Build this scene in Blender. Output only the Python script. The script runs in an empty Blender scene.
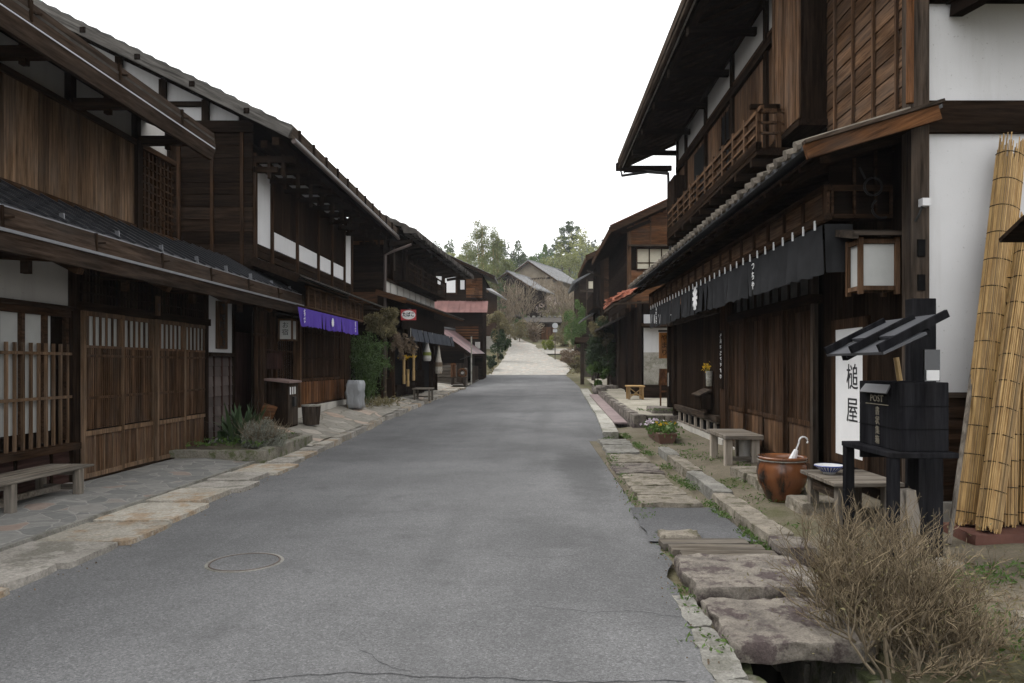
import bpy, math, random
import numpy as np
from mathutils import Vector, Matrix, noise
R = math.radians
rnd = random.Random(7)
rng = np.random.default_rng(7)
SC = bpy.context.scene
COL = SC.collection
def interp(x, t):
    if x <= t[0][0]: return t[0][1]
    for (a, b), (c, d) in zip(t, t[1:]):
        if x <= c: return b + (d-b)*(x-a)/(c-a)
    return t[-1][1]
def clamp(x, a=0., b=1.): return max(a, min(b, x))
def nz(x, y, z=0., s=1.): return noise.noise(Vector((x*s, y*s, z*s)))
# ------------------------------------------------------------------ materials
def newmat(name):
    m = bpy.data.materials.new(name); m.use_nodes = True
    nt = m.node_tree; b = nt.nodes['Principled BSDF']
    return m, nt, b
def N(nt, t, **kw):
    n = nt.nodes.new(t)
    for k, v in kw.items():
        if k in n.inputs.keys() if isinstance(k, str) else False: n.inputs[k].default_value = v
        else: setattr(n, k, v)
    return n
def coords(nt, scale=(1,1,1), off=True, ang=0., perboard=False):
    tc = N(nt, 'ShaderNodeTexCoord'); mp = N(nt, 'ShaderNodeMapping'); mp.inputs['Scale'].default_value = scale
    if ang:
        m0 = N(nt, 'ShaderNodeMapping'); m0.inputs['Rotation'].default_value = (0, -ang, 0); nt.links.new(tc.outputs['Object'], m0.inputs[0]); nt.links.new(m0.outputs[0], mp.inputs[0]); return mp.outputs[0]
    if off:
        oi = N(nt, 'ShaderNodeObjectInfo'); mu = N(nt, 'ShaderNodeMath', operation='MULTIPLY'); mu.inputs[1].default_value = 31.
        nt.links.new(oi.outputs['Random'], mu.inputs[0])
        va = N(nt, 'ShaderNodeVectorMath', operation='ADD')
        nt.links.new(tc.outputs['Object'], va.inputs[0]); nt.links.new(mu.outputs[0], va.inputs[1])
        if perboard:
            vb = N(nt, 'ShaderNodeVectorMath', operation='ADD'); nt.links.new(va.outputs[0], vb.inputs[0]); nt.links.new(island(nt, 0, 23), vb.inputs[1]); va = vb
        nt.links.new(va.outputs[0], mp.inputs['Vector'])
    else: nt.links.new(tc.outputs['Object'], mp.inputs['Vector'])
    return mp.outputs[0]
def noiseN(nt, vec, scale, detail=5, rough=.6):
    n = N(nt, 'ShaderNodeTexNoise'); n.inputs['Scale'].default_value = scale
    n.inputs['Detail'].default_value = detail; n.inputs['Roughness'].default_value = rough
    nt.links.new(vec, n.inputs['Vector']); return n.outputs['Fac']
def ramp(nt, fac, stops):
    r = N(nt, 'ShaderNodeValToRGB'); e = r.color_ramp.elements
    while len(e) < len(stops): e.new(.5)
    for k, (p, c) in enumerate(stops):
        e[k].position = p; e[k].color = (c[0], c[1], c[2], 1) if not isinstance(c, (int, float)) else (c, c, c, 1)
    nt.links.new(fac, r.inputs[0]); return r.outputs[0]
def mix(nt, fac, a, b, mode='MIX'):
    m = N(nt, 'ShaderNodeMix', data_type='RGBA', blend_type=mode)
    if isinstance(fac, (int, float)): m.inputs[0].default_value = fac
    else: nt.links.new(fac, m.inputs[0])
    for s, i in ((a, 6), (b, 7)):
        if isinstance(s, tuple): m.inputs[i].default_value = (s[0], s[1], s[2], 1)
        else: nt.links.new(s, m.inputs[i])
    return m.outputs[2]
def island(nt, lo, hi):
    g = N(nt, 'ShaderNodeNewGeometry'); mr = N(nt, 'ShaderNodeMapRange')
    mr.inputs['To Min'].default_value = lo; mr.inputs['To Max'].default_value = hi
    nt.links.new(g.outputs['Random Per Island'], mr.inputs[0]); return mr.outputs[0]
def bump(nt, b, h, strength=.4, dist=.01):
    u = N(nt, 'ShaderNodeBump'); u.inputs['Strength'].default_value = strength; u.inputs['Distance'].default_value = dist
    nt.links.new(h, u.inputs['Height']); nt.links.new(u.outputs[0], b.inputs['Normal'])
_cache = {}
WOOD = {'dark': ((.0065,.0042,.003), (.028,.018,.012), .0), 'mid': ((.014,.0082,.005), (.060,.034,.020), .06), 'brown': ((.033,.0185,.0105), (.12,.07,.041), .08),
        'tan': ((.062,.039,.023), (.175,.112,.069), .08), 'warm': ((.036,.0165,.008), (.145,.067,.03), .06), 'grey': ((.06,.051,.041), (.19,.165,.135), .3), 'greybrown': ((.018,.0135,.010), (.078,.058,.044), .22),
        'pale': ((.16,.135,.11), (.34,.30,.25), .3), 'black': ((.006,.006,.007), (.016,.016,.018), .0), 'orange': ((.2,.075,.015), (.36,.15,.035), .0),
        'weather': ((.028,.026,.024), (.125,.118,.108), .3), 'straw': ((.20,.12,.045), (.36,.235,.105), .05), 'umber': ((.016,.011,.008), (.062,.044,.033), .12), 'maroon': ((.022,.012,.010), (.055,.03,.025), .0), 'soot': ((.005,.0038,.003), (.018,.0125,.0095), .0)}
def wood(kind, axis='Z'):
    key = (kind, axis)
    if key in _cache: return _cache[key]
    lo, hi, gr = WOOD[kind]
    m, nt, b = newmat('%s_wood_%s' % (kind, axis.lower()))
    ang = {'U': -.45, 'D': .45}.get(axis, 0.); s = {'X': (.9, 13, 13), 'Y': (13, .9, 13), 'Z': (13, 13, .9)}['X' if ang else axis]
    v = coords(nt, s, ang=ang, perboard=True); f1 = noiseN(nt, v, 2.2, 7, .68); f3 = noiseN(nt, v, .7, 4, .6)
    v2 = coords(nt, tuple(1.0 if q < 1 else 2.5 for q in s)); f2 = noiseN(nt, v2, 1.3, 4, .6)
    c = ramp(nt, f1, [(.34, lo), (.66, hi)]); c = mix(nt, .5, c, ramp(nt, f3, [(.36, .22), (.64, .8)]), 'OVERLAY')
    mid = tuple((a+q)/2 for a, q in zip(lo, hi)); g = sum(mid)/3*1.35
    fm = ramp(nt, f2, [(.42, 0.), (.72, 1.)])
    c = mix(nt, fm, c, mix(nt, .25+gr, c, (g*1.05, g*.97, g*.88)))
    sc = N(nt, 'ShaderNodeVectorMath', operation='SCALE'); nt.links.new(c, sc.inputs[0]); nt.links.new(island(nt, .62, 1.4), sc.inputs['Scale'])
    nt.links.new(sc.outputs[0], b.inputs['Base Color']); b.inputs['Roughness'].default_value = .72
    b.inputs['Specular IOR Level'].default_value = .0
    bump(nt, b, f1, .5, .006); _cache[key] = m; return m
def plain(name, col, rough=.6, metal=0., var=.15, scale=3., bmp=0., isl=(1, 1), spec=.4):
    if name in _cache: return _cache[name]
    m, nt, b = newmat(name); v = coords(nt); f = noiseN(nt, v, scale, 6, .62)
    c = ramp(nt, f, [(.3, tuple(q*(1-var) for q in col)), (.7, tuple(min(1., q*(1+var)) for q in col))])
    if isl != (1, 1):
        sc = N(nt, 'ShaderNodeVectorMath', operation='SCALE'); nt.links.new(c, sc.inputs[0]); nt.links.new(island(nt, *isl), sc.inputs['Scale']); c = sc.outputs[0]
    nt.links.new(c, b.inputs['Base Color']); b.inputs['Roughness'].default_value = rough; b.inputs['Metallic'].default_value = metal
    b.inputs['Specular IOR Level'].default_value = spec if rough < .75 else spec*.1
    if bmp: bump(nt, b, noiseN(nt, v, scale*9, 5, .7), bmp, .01)
    _cache[name] = m; return m
def stone(name, c1, c2, c3, scale=2.5, isl=(.8, 1.2), bmp=.7):
    """speckled stone with lichen blotches and moss"""
    if name in _cache: return _cache[name]
    m, nt, b = newmat(name); v = coords(nt)
    f = noiseN(nt, v, scale, 8, .7); f2 = noiseN(nt, v, scale*18, 4, .7); f3 = noiseN(nt, v, scale*1.1, 7, .72)
    c = ramp(nt, f, [(.3, c1), (.68, c2)])
    c = mix(nt, ramp(nt, f3, [(.5, 0.), (.58, .85)]), c, c3)
    c = mix(nt, .55, c, ramp(nt, f2, [(.3, .25), (.7, .9)]), 'OVERLAY')
    sc = N(nt, 'ShaderNodeVectorMath', operation='SCALE'); nt.links.new(c, sc.inputs[0]); nt.links.new(island(nt, *isl), sc.inputs['Scale'])
    nt.links.new(sc.outputs[0], b.inputs['Base Color']); b.inputs['Roughness'].default_value = .9; b.inputs['Specular IOR Level'].default_value = .2
    f4 = noiseN(nt, v, 60, 3, .8); c = None; bump(nt, b, mix(nt, .4, mix(nt, .5, f, f2), f4), bmp, .025); _cache[name] = m; return m
def leafmat(name, c1, c2, trans=.25):
    if name in _cache: return _cache[name]
    m, nt, b = newmat(name); r = ramp(nt, island(nt, 0, 1), [(0., c1), (1., c2)])
    f = noiseN(nt, coords(nt), .9, 3, .6)
    c = mix(nt, ramp(nt, f, [(.35, .0), (.7, .55)]), r, tuple(q*1.25 for q in c2))
    nt.links.new(c, b.inputs['Base Color']); b.inputs['Roughness'].default_value = .6; b.inputs['Specular IOR Level'].default_value = .25
    if trans:
        t = N(nt, 'ShaderNodeBsdfTranslucent'); nt.links.new(c, t.inputs[0]); mx = N(nt, 'ShaderNodeMixShader'); mx.inputs[0].default_value = trans
        nt.links.new(b.outputs[0], mx.inputs[1]); nt.links.new(t.outputs[0], mx.inputs[2]); nt.links.new(mx.outputs[0], nt.nodes['Material Output'].inputs[0])
    _cache[name] = m; return m
def asphalt_mat(name, dark=(.084,.084,.085), light=(.158,.158,.159)):
    m, nt, b = newmat(name); v = coords(nt, off=False)
    vo = N(nt, 'ShaderNodeTexVoronoi'); vo.inputs['Scale'].default_value = 95; nt.links.new(v, vo.inputs['Vector']); sp = N(nt, 'ShaderNodeSeparateColor'); nt.links.new(vo.outputs['Color'], sp.inputs[0]); f1 = sp.outputs[0]
    fn = noiseN(nt, v, 210, 2, .7); f2 = noiseN(nt, v, .3, 6, .6); f3 = noiseN(nt, v, 1.9, 7, .72); f5 = noiseN(nt, v, .75, 5, .65)
    vs = coords(nt, (1., .1, 1), off=False); f4 = noiseN(nt, vs, 1.2, 3, .55)
    c = ramp(nt, f2, [(.32, dark), (.66, light)])
    c = mix(nt, ramp(nt, f5, [(.5, 0.), (.7, .45)]), c, tuple(q*1.12 for q in light))
    c = mix(nt, .42, c, ramp(nt, f1, [(0., .12), (.5, .46), (.85, .6), (1., 1.)]), 'OVERLAY'); c = mix(nt, .4, c, ramp(nt, fn, [(.35, .15), (.65, .85)]), 'OVERLAY')
    c = mix(nt, ramp(nt, f3, [(.55, 0.), (.72, .45)]), c, tuple(q*.6 for q in dark))
    c = mix(nt, ramp(nt, f4, [(.5, 0.), (.7, .35)]), c, tuple(q*.75 for q in dark))
    # damp dark blot on the right lane in the middle distance
    tc = N(nt, 'ShaderNodeTexCoord'); mp = N(nt, 'ShaderNodeMapping'); mp.vector_type = 'TEXTURE'
    mp.inputs['Location'].default_value = (1.7, -11.6, 0); mp.inputs['Scale'].default_value = (.85, 6.5, 10)
    nt.links.new(tc.outputs['Object'], mp.inputs[0]); ln = N(nt, 'ShaderNodeVectorMath', operation='LENGTH'); nt.links.new(mp.outputs[0], ln.inputs[0])
    ad = N(nt, 'ShaderNodeMath', operation='ADD'); nt.links.new(ln.outputs['Value'], ad.inputs[0]); nt.links.new(f3, ad.inputs[1])
    c = mix(nt, ramp(nt, ad.outputs[0], [(.75, .5), (1.5, 0.)]), c, tuple(q*.45 for q in dark))
    nt.links.new(c, b.inputs['Base Color']); b.inputs['Roughness'].default_value = .85; b.inputs['Specular IOR Level'].default_value = .3
    bump(nt, b, mix(nt, .5, f1, fn), .4, .006); return m
def crazy_mat(name, c1, c2, mortar, scale, rnd_=1., wide=.045):
    """irregular flagstones with mortar joints"""
    m, nt, b = newmat(name); v = coords(nt, off=False)
    n0 = N(nt, 'ShaderNodeTexNoise'); n0.inputs['Scale'].default_value = 1.7; nt.links.new(v, n0.inputs['Vector'])
    vm = N(nt, 'ShaderNodeVectorMath', operation='MULTIPLY_ADD'); nt.links.new(n0.outputs['Color'], vm.inputs[0]); vm.inputs[1].default_value = (.3,.3,0); nt.links.new(v, vm.inputs[2])
    vo = N(nt, 'ShaderNodeTexVoronoi', feature='DISTANCE_TO_EDGE'); vo.inputs['Scale'].default_value = scale; nt.links.new(vm.outputs[0], vo.inputs['Vector'])
    vc = N(nt, 'ShaderNodeTexVoronoi'); vc.inputs['Scale'].default_value = scale; nt.links.new(vm.outputs[0], vc.inputs['Vector'])
    for q in (vo, vc): q.inputs['Randomness'].default_value = rnd_
    sp = N(nt, 'ShaderNodeSeparateColor'); nt.links.new(vc.outputs['Color'], sp.inputs[0])
    f = noiseN(nt, v, 9, 6, .7); c = ramp(nt, sp.outputs[0], [(0., c1), (.55, tuple((a+q)/2 for a, q in zip(c1, c2))), (.85, c2), (1., (c2[0]*1.15, c2[1]*.9, c2[2]*.8))])
    c = mix(nt, .5, c, ramp(nt, f, [(.3, .3), (.7, .7)]), 'OVERLAY')
    e = ramp(nt, vo.outputs['Distance'], [(wide*.35, 1.), (wide, 0.)])
    c = mix(nt, e, c, mortar); nt.links.new(c, b.inputs['Base Color']); b.inputs['Roughness'].default_value = .85
    bump(nt, b, mix(nt, .4, ramp(nt, vo.outputs['Distance'], [(0., 0.), (wide*1.6, 1.)]), f), .5, .015); return m
def earth_mat(name, c1, c2, moss):
    m, nt, b = newmat(name); v = coords(nt, off=False)
    f1 = noiseN(nt, v, 1.1, 7, .68); f2 = noiseN(nt, v, 45, 4, .75); f3 = noiseN(nt, v, .8, 5, .7)
    c = ramp(nt, f1, [(.3, c1), (.7, c2)]); c = mix(nt, ramp(nt, f3, [(.5, 0.), (.66, .75)]), c, moss)
    c = mix(nt, .5, c, ramp(nt, f2, [(.3, .2), (.7, .85)]), 'OVERLAY')
    nt.links.new(c, b.inputs['Base Color']); b.inputs['Roughness'].default_value = .95; b.inputs['Specular IOR Level'].default_value = .15
    bump(nt, b, mix(nt, .5, f1, f2), .8, .03); return m
M = {
 'plaster': plain('aged_white_plaster', (.62,.62,.62), .85, var=.07, scale=1.4, bmp=.08),
 'plaster_dim': plain('old_offwhite_plaster', (.40,.385,.36), .85, var=.1, scale=1.2, bmp=.1),
 'paper': plain('shoji_paper', (.42,.425,.41), .8, var=.06, scale=5),
 'paper_old': plain('yellowed_paper', (.48,.45,.36), .8, var=.08, scale=5),
 'tile': plain('dark_grey_roof_tile', (.085,.088,.092), .55, var=.3, scale=4, bmp=.3, isl=(.7, 1.35)),
 'shingle': plain('weathered_roof_shingle', (.062,.056,.05), .9, var=.4, scale=5, bmp=.7, isl=(.6, 1.5)),
 'tile_light': plain('pale_grey_roof_tile', (.20,.20,.20), .7, var=.3, scale=3, bmp=.3, isl=(.75, 1.2)),
 'tile_end': plain('lichen_grey_tile', (.16,.14,.115), .8, var=.35, scale=9, bmp=.4, isl=(.55, 1.5)),
 'tile_red': plain('faded_red_roof_tile', (.20,.085,.08), .65, var=.3, scale=3, bmp=.3, isl=(.5, 1.4)),
 'tile_pink': plain('broken_terracotta_tile', (.36,.15,.10), .8, var=.4, scale=6, bmp=.5, isl=(.5, 1.4)),
 'tin_pink': plain('faded_pink_sheet_metal', (.235,.125,.112), .65, var=.25, scale=1.5, isl=(.9, 1.1)),
 'tin_dark': plain('dark_standing_seam_metal', (.035,.037,.042), .42, .3, var=.2, scale=3),
 'silver': plain('galvanised_strip', (.30,.31,.33), .4, .8, var=.1, scale=6),
 'iron': plain('dark_iron', (.03,.03,.03), .5, .6, var=.2, scale=6),
 'gutter': plain('brown_gutter_pipe', (.07,.05,.042), .45, .1, var=.15),
 'purple': plain('purple_cotton', (.085,.05,.30), .9, var=.12, scale=3, bmp=.15),
 'blackcloth': plain('black_cotton', (.029,.0295,.031), .95, var=.25, scale=2.5, bmp=.15, spec=.05),
 'slatecloth': plain('slate_cloth', (.05,.055,.065), .95, var=.25, scale=2.5, bmp=.15),
 'white': plain('white_paint', (.75,.75,.75), .7, var=.05),
 'ink': plain('black_ink', (.012,.012,.014), .7, var=.05),
 'goldink': plain('faded_gilt_paint', (.17,.15,.11), .6, var=.25, scale=20),
 'red': plain('red_enamel', (.42,.03,.035), .4, var=.15, scale=5),
 'clay': None,
 'blackpaint': plain('matt_black_paint', (.0085,.009,.0105), .55, var=.2, scale=4, bmp=.12, spec=.2),
 'bamboo': plain('golden_bamboo', (.36,.24,.10), .5, var=.25, scale=5),
 'reed': None,
 'rope': plain('dark_twine', (.05,.035,.02), .9, var=.2),
 'tarp': plain('grey_tarpaulin', (.25,.26,.27), .5, var=.15, scale=3, bmp=.2),
 'concrete': stone('weathered_concrete', (.24,.23,.2), (.36,.345,.31), (.17,.165,.13), 2.),
 'stone_buff': stone('buff_granite', (.12,.107,.085), (.30,.265,.215), (.09,.082,.052), 4.5),
 'stone_dark': stone('lichened_purple_grey_stone', (.07,.06,.055), (.235,.21,.175), (.055,.04,.04), 4.5),
 'stone_grey': stone('grey_granite', (.12,.115,.105), (.27,.26,.23), (.13,.125,.105), 3.4),
 'stone_moss': stone('mossy_stone', (.11,.105,.085), (.25,.23,.19), (.07,.085,.03), 3.),
 'slab_left': stone('pale_rust_stained_slab', (.24,.22,.18), (.41,.38,.33), (.27,.195,.125), 1.9),
 'slab_plain': stone('pinkish_grey_slab', (.20,.185,.16), (.36,.335,.30), (.16,.15,.125), 2.2),
 'foundation': plain('pale_foundation_plaster', (.42,.40,.36), .9, var=.2, scale=3, bmp=.3),
 'asphalt': asphalt_mat('worn_asphalt'),
 'patch': asphalt_mat('asphalt_patch', (.06,.06,.062), (.105,.105,.108)),
 'flag': crazy_mat('crazy_paving', (.135,.135,.128), (.20,.195,.18), (.25,.24,.22), 4.0, wide=.035),
 'cobble': crazy_mat('pale_stone_paving', (.255,.24,.21), (.34,.322,.285), (.25,.238,.208), 3.2, .6, .05),
 'rubble': crazy_mat('rough_stone_paving', (.19,.175,.145), (.33,.305,.26), (.17,.155,.12), 2.3, 1., .06),
 'earth': earth_mat('bare_earth', (.10,.085,.06), (.18,.155,.115), (.075,.078,.032)),
 'field': earth_mat('grassy_ground', (.07,.065,.035), (.15,.13,.08), (.06,.075,.025)),
 'gravel': earth_mat('pale_gravel_yard', (.24,.22,.18), (.36,.33,.27), (.18,.175,.12)),
 'soil': earth_mat('dark_soil', (.05,.04,.03), (.10,.08,.055), (.05,.055,.03)),
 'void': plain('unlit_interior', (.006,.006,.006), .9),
 'glass': plain('dark_window_glass', (.02,.022,.025), .08, var=.05, spec=.6),
 'bark': plain('grey_brown_bark', (.09,.07,.05), .95, var=.4, scale=8, bmp=.8),
 'twig': plain('dry_twig', (.165,.13,.085), .9, var=.35, scale=4, isl=(.45, 1.5)),
 'twig_dark': plain('winter_twig', (.19,.155,.11), .9, var=.3, scale=2, isl=(.6, 1.4)),
 'leaf_bamboo': leafmat('bamboo_leaf', (.075,.10,.035), (.18,.20,.08)),
 'leaf_green': leafmat('bright_green_leaf', (.035,.075,.016), (.10,.16,.04)),
 'leaf_dark': leafmat('dark_evergreen_leaf', (.014,.03,.012), (.045,.07,.028)),
 'leaf_pine': leafmat('pine_needle', (.03,.055,.024), (.085,.115,.045)),
 'leaf_lime': leafmat('lime_leaf', (.12,.15,.02), (.22,.25,.05)),
 'leaf_silver': leafmat('silver_grey_leaf', (.12,.13,.105), (.27,.28,.23)),
 'leaf_olive': leafmat('olive_brown_leaf', (.08,.072,.035), (.20,.17,.085)),
 'leaf_brown': leafmat('withered_leaf', (.09,.06,.04), (.20,.15,.10)),
 'leaf_bamwood': leafmat('bamboo_grove_leaf', (.11,.135,.04), (.26,.27,.10)),
 'leaf_far': leafmat('far_conifer', (.03,.045,.03), (.07,.09,.055), .1),
 'flower_y': leafmat('yellow_petal', (.5,.3,.02), (.65,.42,.03)),
 'flower_w': leafmat('pale_petal', (.5,.4,.5), (.65,.6,.62)),
 'blossom': leafmat('pink_white_blossom', (.42,.33,.3), (.55,.47,.43)),
}
def plaster_mat(name, col):
    m, nt, b = newmat(name); v = coords(nt); f = noiseN(nt, v, .9, 6, .6); f2 = noiseN(nt, coords(nt, (5, 5, .5)), 1.4, 5, .65); f3 = noiseN(nt, v, 38, 2, .5)
    c = ramp(nt, f, [(.3, tuple(q*.88 for q in col)), (.7, col)]); c = mix(nt, ramp(nt, f2, [(.52, 0.), (.8, .28)]), c, (col[0]*.55, col[1]*.53, col[2]*.48))
    c = mix(nt, ramp(nt, f3, [(.70, 0.), (.74, .5)]), c, (col[0]*.4, col[1]*.38, col[2]*.36))
    nt.links.new(c, b.inputs['Base Color']); b.inputs['Roughness'].default_value = .9; b.inputs['Specular IOR Level'].default_value = .15; bump(nt, b, noiseN(nt, v, 7, 6, .7), .15, .01); return m
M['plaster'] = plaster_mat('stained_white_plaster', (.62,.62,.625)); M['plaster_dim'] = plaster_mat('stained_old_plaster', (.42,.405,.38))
def clay_mat():
    m, nt, b = newmat('glazed_brown_clay'); v = coords(nt, off=False)
    f = noiseN(nt, coords(nt, (2.5, 2.5, .8), off=False), 1.6, 5, .6)
    c = ramp(nt, f, [(.38, (.016,.009,.006)), (.47, (.15,.055,.022)), (.7, (.24,.095,.038))])
    nt.links.new(c, b.inputs['Base Color']); b.inputs['Roughness'].default_value = .25; return m
M['clay'] = clay_mat()
def reed_mat():
    m, nt, b = newmat('reed_stalk'); v = coords(nt, (6, 6, .8)); f = noiseN(nt, v, 3, 5, .65)
    c = ramp(nt, f, [(.3, (.27,.155,.05)), (.7, (.50,.33,.135))])
    sc = N(nt, 'ShaderNodeVectorMath', operation='SCALE'); nt.links.new(c, sc.inputs[0]); nt.links.new(island(nt, .4, 1.3), sc.inputs['Scale'])
    nt.links.new(sc.outputs[0], b.inputs['Base Color']); b.inputs['Roughness'].default_value = .6; return m
M['reed'] = reed_mat()
# ------------------------------------------------------------------ mesh helpers
def wloc(o):
    v = Vector((0,0,0))
    while o: v += o.location; o = o.parent
    return v
class MB:
    def __init__(s): s.v = []; s.f = []
    def add(s, vs, fs):
        n = len(s.v); s.v += [tuple(q) for q in vs]; s.f += [tuple(i+n for i in q) for q in fs]; return s
    def box(s, x0, x1, y0, y1, z0, z1):
        if x0 > x1: x0, x1 = x1, x0
        if y0 > y1: y0, y1 = y1, y0
        if z0 > z1: z0, z1 = z1, z0
        return s.add([(x0,y0,z0),(x1,y0,z0),(x1,y1,z0),(x0,y1,z0),(x0,y0,z1),(x1,y0,z1),(x1,y1,z1),(x0,y1,z1)],
                     [(0,3,2,1),(4,5,6,7),(0,1,5,4),(1,2,6,5),(2,3,7,6),(3,0,4,7)])
    def beam(s, a, b, w, h, up=(0,0,1)):
        a = Vector(a); b = Vector(b); d = (b-a).normalized(); sd = d.cross(Vector(up))
        if sd.length < 1e-4: sd = d.cross(Vector((0,1,0)))
        sd.normalize(); u = sd.cross(d); sd *= w/2; u *= h/2
        return s.add([a-sd-u, a+sd-u, a+sd+u, a-sd+u, b-sd-u, b+sd-u, b+sd+u, b-sd+u],
                     [(0,1,2,3),(7,6,5,4),(0,4,5,1),(1,5,6,2),(2,6,7,3),(3,7,4,0)])
    def tube(s, pts, rad, n=6, cap=True):
        pts = [Vector(p) for p in pts]
        if isinstance(rad, (int, float)): rad = [rad]*len(pts)
        base = len(s.v); ref = Vector((0,0,1))
        if abs((pts[-1]-pts[0]).normalized().z) > .9: ref = Vector((1,0,0))
        for i, p in enumerate(pts):
            d = (pts[min(i+1, len(pts)-1)]-pts[max(i-1, 0)]).normalized(); a = d.cross(ref)
            if a.length < 1e-4: a = Vector((1,0,0))
            a.normalize(); b = d.cross(a)
            for k in range(n):
                t = 2*math.pi*k/n; s.v.append(tuple(p+(a*math.cos(t)+b*math.sin(t))*rad[i]))
        for i in range(len(pts)-1):
            for k in range(n):
                q = base+i*n; s.f.append((q+k, q+(k+1)%n, q+n+(k+1)%n, q+n+k))
        if cap:
            s.f.append(tuple(base+k for k in reversed(range(n)))); q = base+(len(pts)-1)*n; s.f.append(tuple(q+k for k in range(n)))
        return s
    def slab(s, a, b, c, d, t):
        a, b, c, d = map(Vector, (a, b, c, d)); nrm = (b-a).cross(d-a).normalized()
        if nrm.z < 0: nrm = -nrm
        o = nrm*t; return s.add([a-o,b-o,c-o,d-o,a,b,c,d], [(0,3,2,1),(4,5,6,7),(0,1,5,4),(1,2,6,5),(2,3,7,6),(3,0,4,7)])
    def prism(s, poly, ext):
        n = len(poly); e = Vector(ext); p = [Vector(q) for q in poly]
        return s.add(p+[q+e for q in p], [tuple(range(n))[::-1], tuple(range(n, 2*n))]+[(i, (i+1)%n, n+(i+1)%n, n+i) for i in range(n)])
    def lathe(s, c, prof, n=24):
        base = len(s.v)
        for r, z in prof:
            for k in range(n):
                t = 2*math.pi*k/n; s.v.append((c[0]+r*math.cos(t), c[1]+r*math.sin(t), c[2]+z))
        for i in range(len(prof)-1):
            for k in range(n):
                q = base+i*n; s.f.append((q+k, q+(k+1)%n, q+n+(k+1)%n, q+n+k))
        return s
    def grid(s, nu, nv, fn):
        base = len(s.v)
        for i in range(nu+1):
            for j in range(nv+1): s.v.append(tuple(fn(i/nu, j/nv)))
        for i in range(nu):
            for j in range(nv):
                q = base+i*(nv+1)+j; s.f.append((q, q+nv+1, q+nv+2, q+1))
        return s
    def rock(s, x0, x1, y0, y1, z0, z1, amp=.02, n=8, seed=0., freq=3., taper=.06):
        cx, cy, cz = (x0+x1)/2, (y0+y1)/2, (z0+z1)/2; hx, hy, hz = (x1-x0)/2, (y1-y0)/2, (z1-z0)/2; idx = {}; vs = []; fs = []
        nn = (max(2, int(n)), max(2, int(n)), max(2, int(n//3)))
        def vid(i, j, k):
            if (i, j, k) in idx: return idx[(i, j, k)]
            u, v, w = 2*i/nn[0]-1, 2*j/nn[1]-1, 2*k/nn[2]-1
            e = (abs(u)**8*abs(v)**8 + .3*abs(u)**8*abs(w)**8 + .3*abs(v)**8*abs(w)**8); q = 1-taper*e
            p = Vector((cx+u*hx*q, cy+v*hy*q, cz+w*hz*(1-.25*taper*e)))
            d = noise.noise_vector(Vector((p.x*freq+seed*7, p.y*freq-seed*3, p.z*freq+seed)))
            d2 = noise.noise_vector(Vector((p.x*freq*3.1+seed, p.y*freq*3.1, p.z*freq*3.1)))
            d3 = noise.noise_vector(Vector((p.x*freq*7+seed, p.y*freq*7, p.z*freq*7))); p += Vector((d.x*amp*1.3+d2.x*amp*.9, d.y*amp*1.3+d2.y*amp*.9, (d.z*.5+d2.z*.35+d3.z*.3)*amp))
            idx[(i, j, k)] = len(vs); vs.append(p); return idx[(i, j, k)]
        a, b, c = nn
        for i in range(a):
            for j in range(b):
                fs.append((vid(i,j,0), vid(i,j+1,0), vid(i+1,j+1,0), vid(i+1,j,0))); fs.append((vid(i,j,c), vid(i+1,j,c), vid(i+1,j+1,c), vid(i,j+1,c)))
        for i in range(a):
            for k in range(c):
                fs.append((vid(i,0,k), vid(i+1,0,k), vid(i+1,0,k+1), vid(i,0,k+1))); fs.append((vid(i,b,k), vid(i,b,k+1), vid(i+1,b,k+1), vid(i+1,b,k)))
        for j in range(b):
            for k in range(c):
                fs.append((vid(0,j,k), vid(0,j,k+1), vid(0,j+1,k+1), vid(0,j+1,k))); fs.append((vid(a,j,k), vid(a,j+1,k), vid(a,j+1,k+1), vid(a,j,k+1)))
        return s.add(vs, fs)
    def build(s, name, mat, parent=None, local=False, smooth=False, bevel=0.):
        vs = np.array(s.v, dtype=float)
        if len(vs) == 0: return None
        if parent is not None:
            off = np.array((0,0,0.)) if local else np.array(wloc(parent))
        else:
            lo, hi = vs.min(0), vs.max(0); off = np.array(((lo[0]+hi[0])/2, (lo[1]+hi[1])/2, lo[2]))
        vs = vs-off
        me = bpy.data.meshes.new(name); me.from_pydata(vs.tolist(), [], s.f); me.materials.append(mat); me.validate()
        if smooth: me.polygons.foreach_set('use_smooth', [True]*len(me.polygons))
        o = bpy.data.objects.new(name, me); COL.objects.link(o)
        if parent is not None: o.parent = parent
        else: o.location = tuple(off)
        if bevel:
            b = o.modifiers.new('edge', 'BEVEL'); b.width = bevel; b.segments = 1; b.limit_method = 'ANGLE'
        return o
def tag(o, label=None, cat=None, group=None, kind=None):
    if label: o['label'] = label
    if cat: o['category'] = cat
    if group: o['group'] = group
    if kind: o['kind'] = kind
    return o
def thing(name, label, cat, loc, group=None, rz=0.):
    o = bpy.data.objects.new(name, None); COL.objects.link(o); o.location = loc; o.rotation_euler = (0,0,rz); o.empty_display_size = .3
    return tag(o, label, cat, group)
def struct(o): o['kind'] = 'structure'; return o
def dup(o, off=(0,0,0), parent='same'):
    c = o.copy(); COL.objects.link(c)
    c.parent = o.parent if parent == 'same' else parent
    c.location = Vector(o.location)+Vector(off)
    for ch in list(o.children):
        if ch != c: dup(ch, (0,0,0), c)
    return c
def rep(o, offs): return [dup(o, q) for q in offs]
TXM = {'L': Matrix(((0,0,1),(1,0,0),(0,1,0))), 'R': Matrix(((0,0,-1),(-1,0,0),(0,1,0))), 'F': Matrix(((1,0,0),(0,0,-1),(0,1,0)))}
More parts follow.
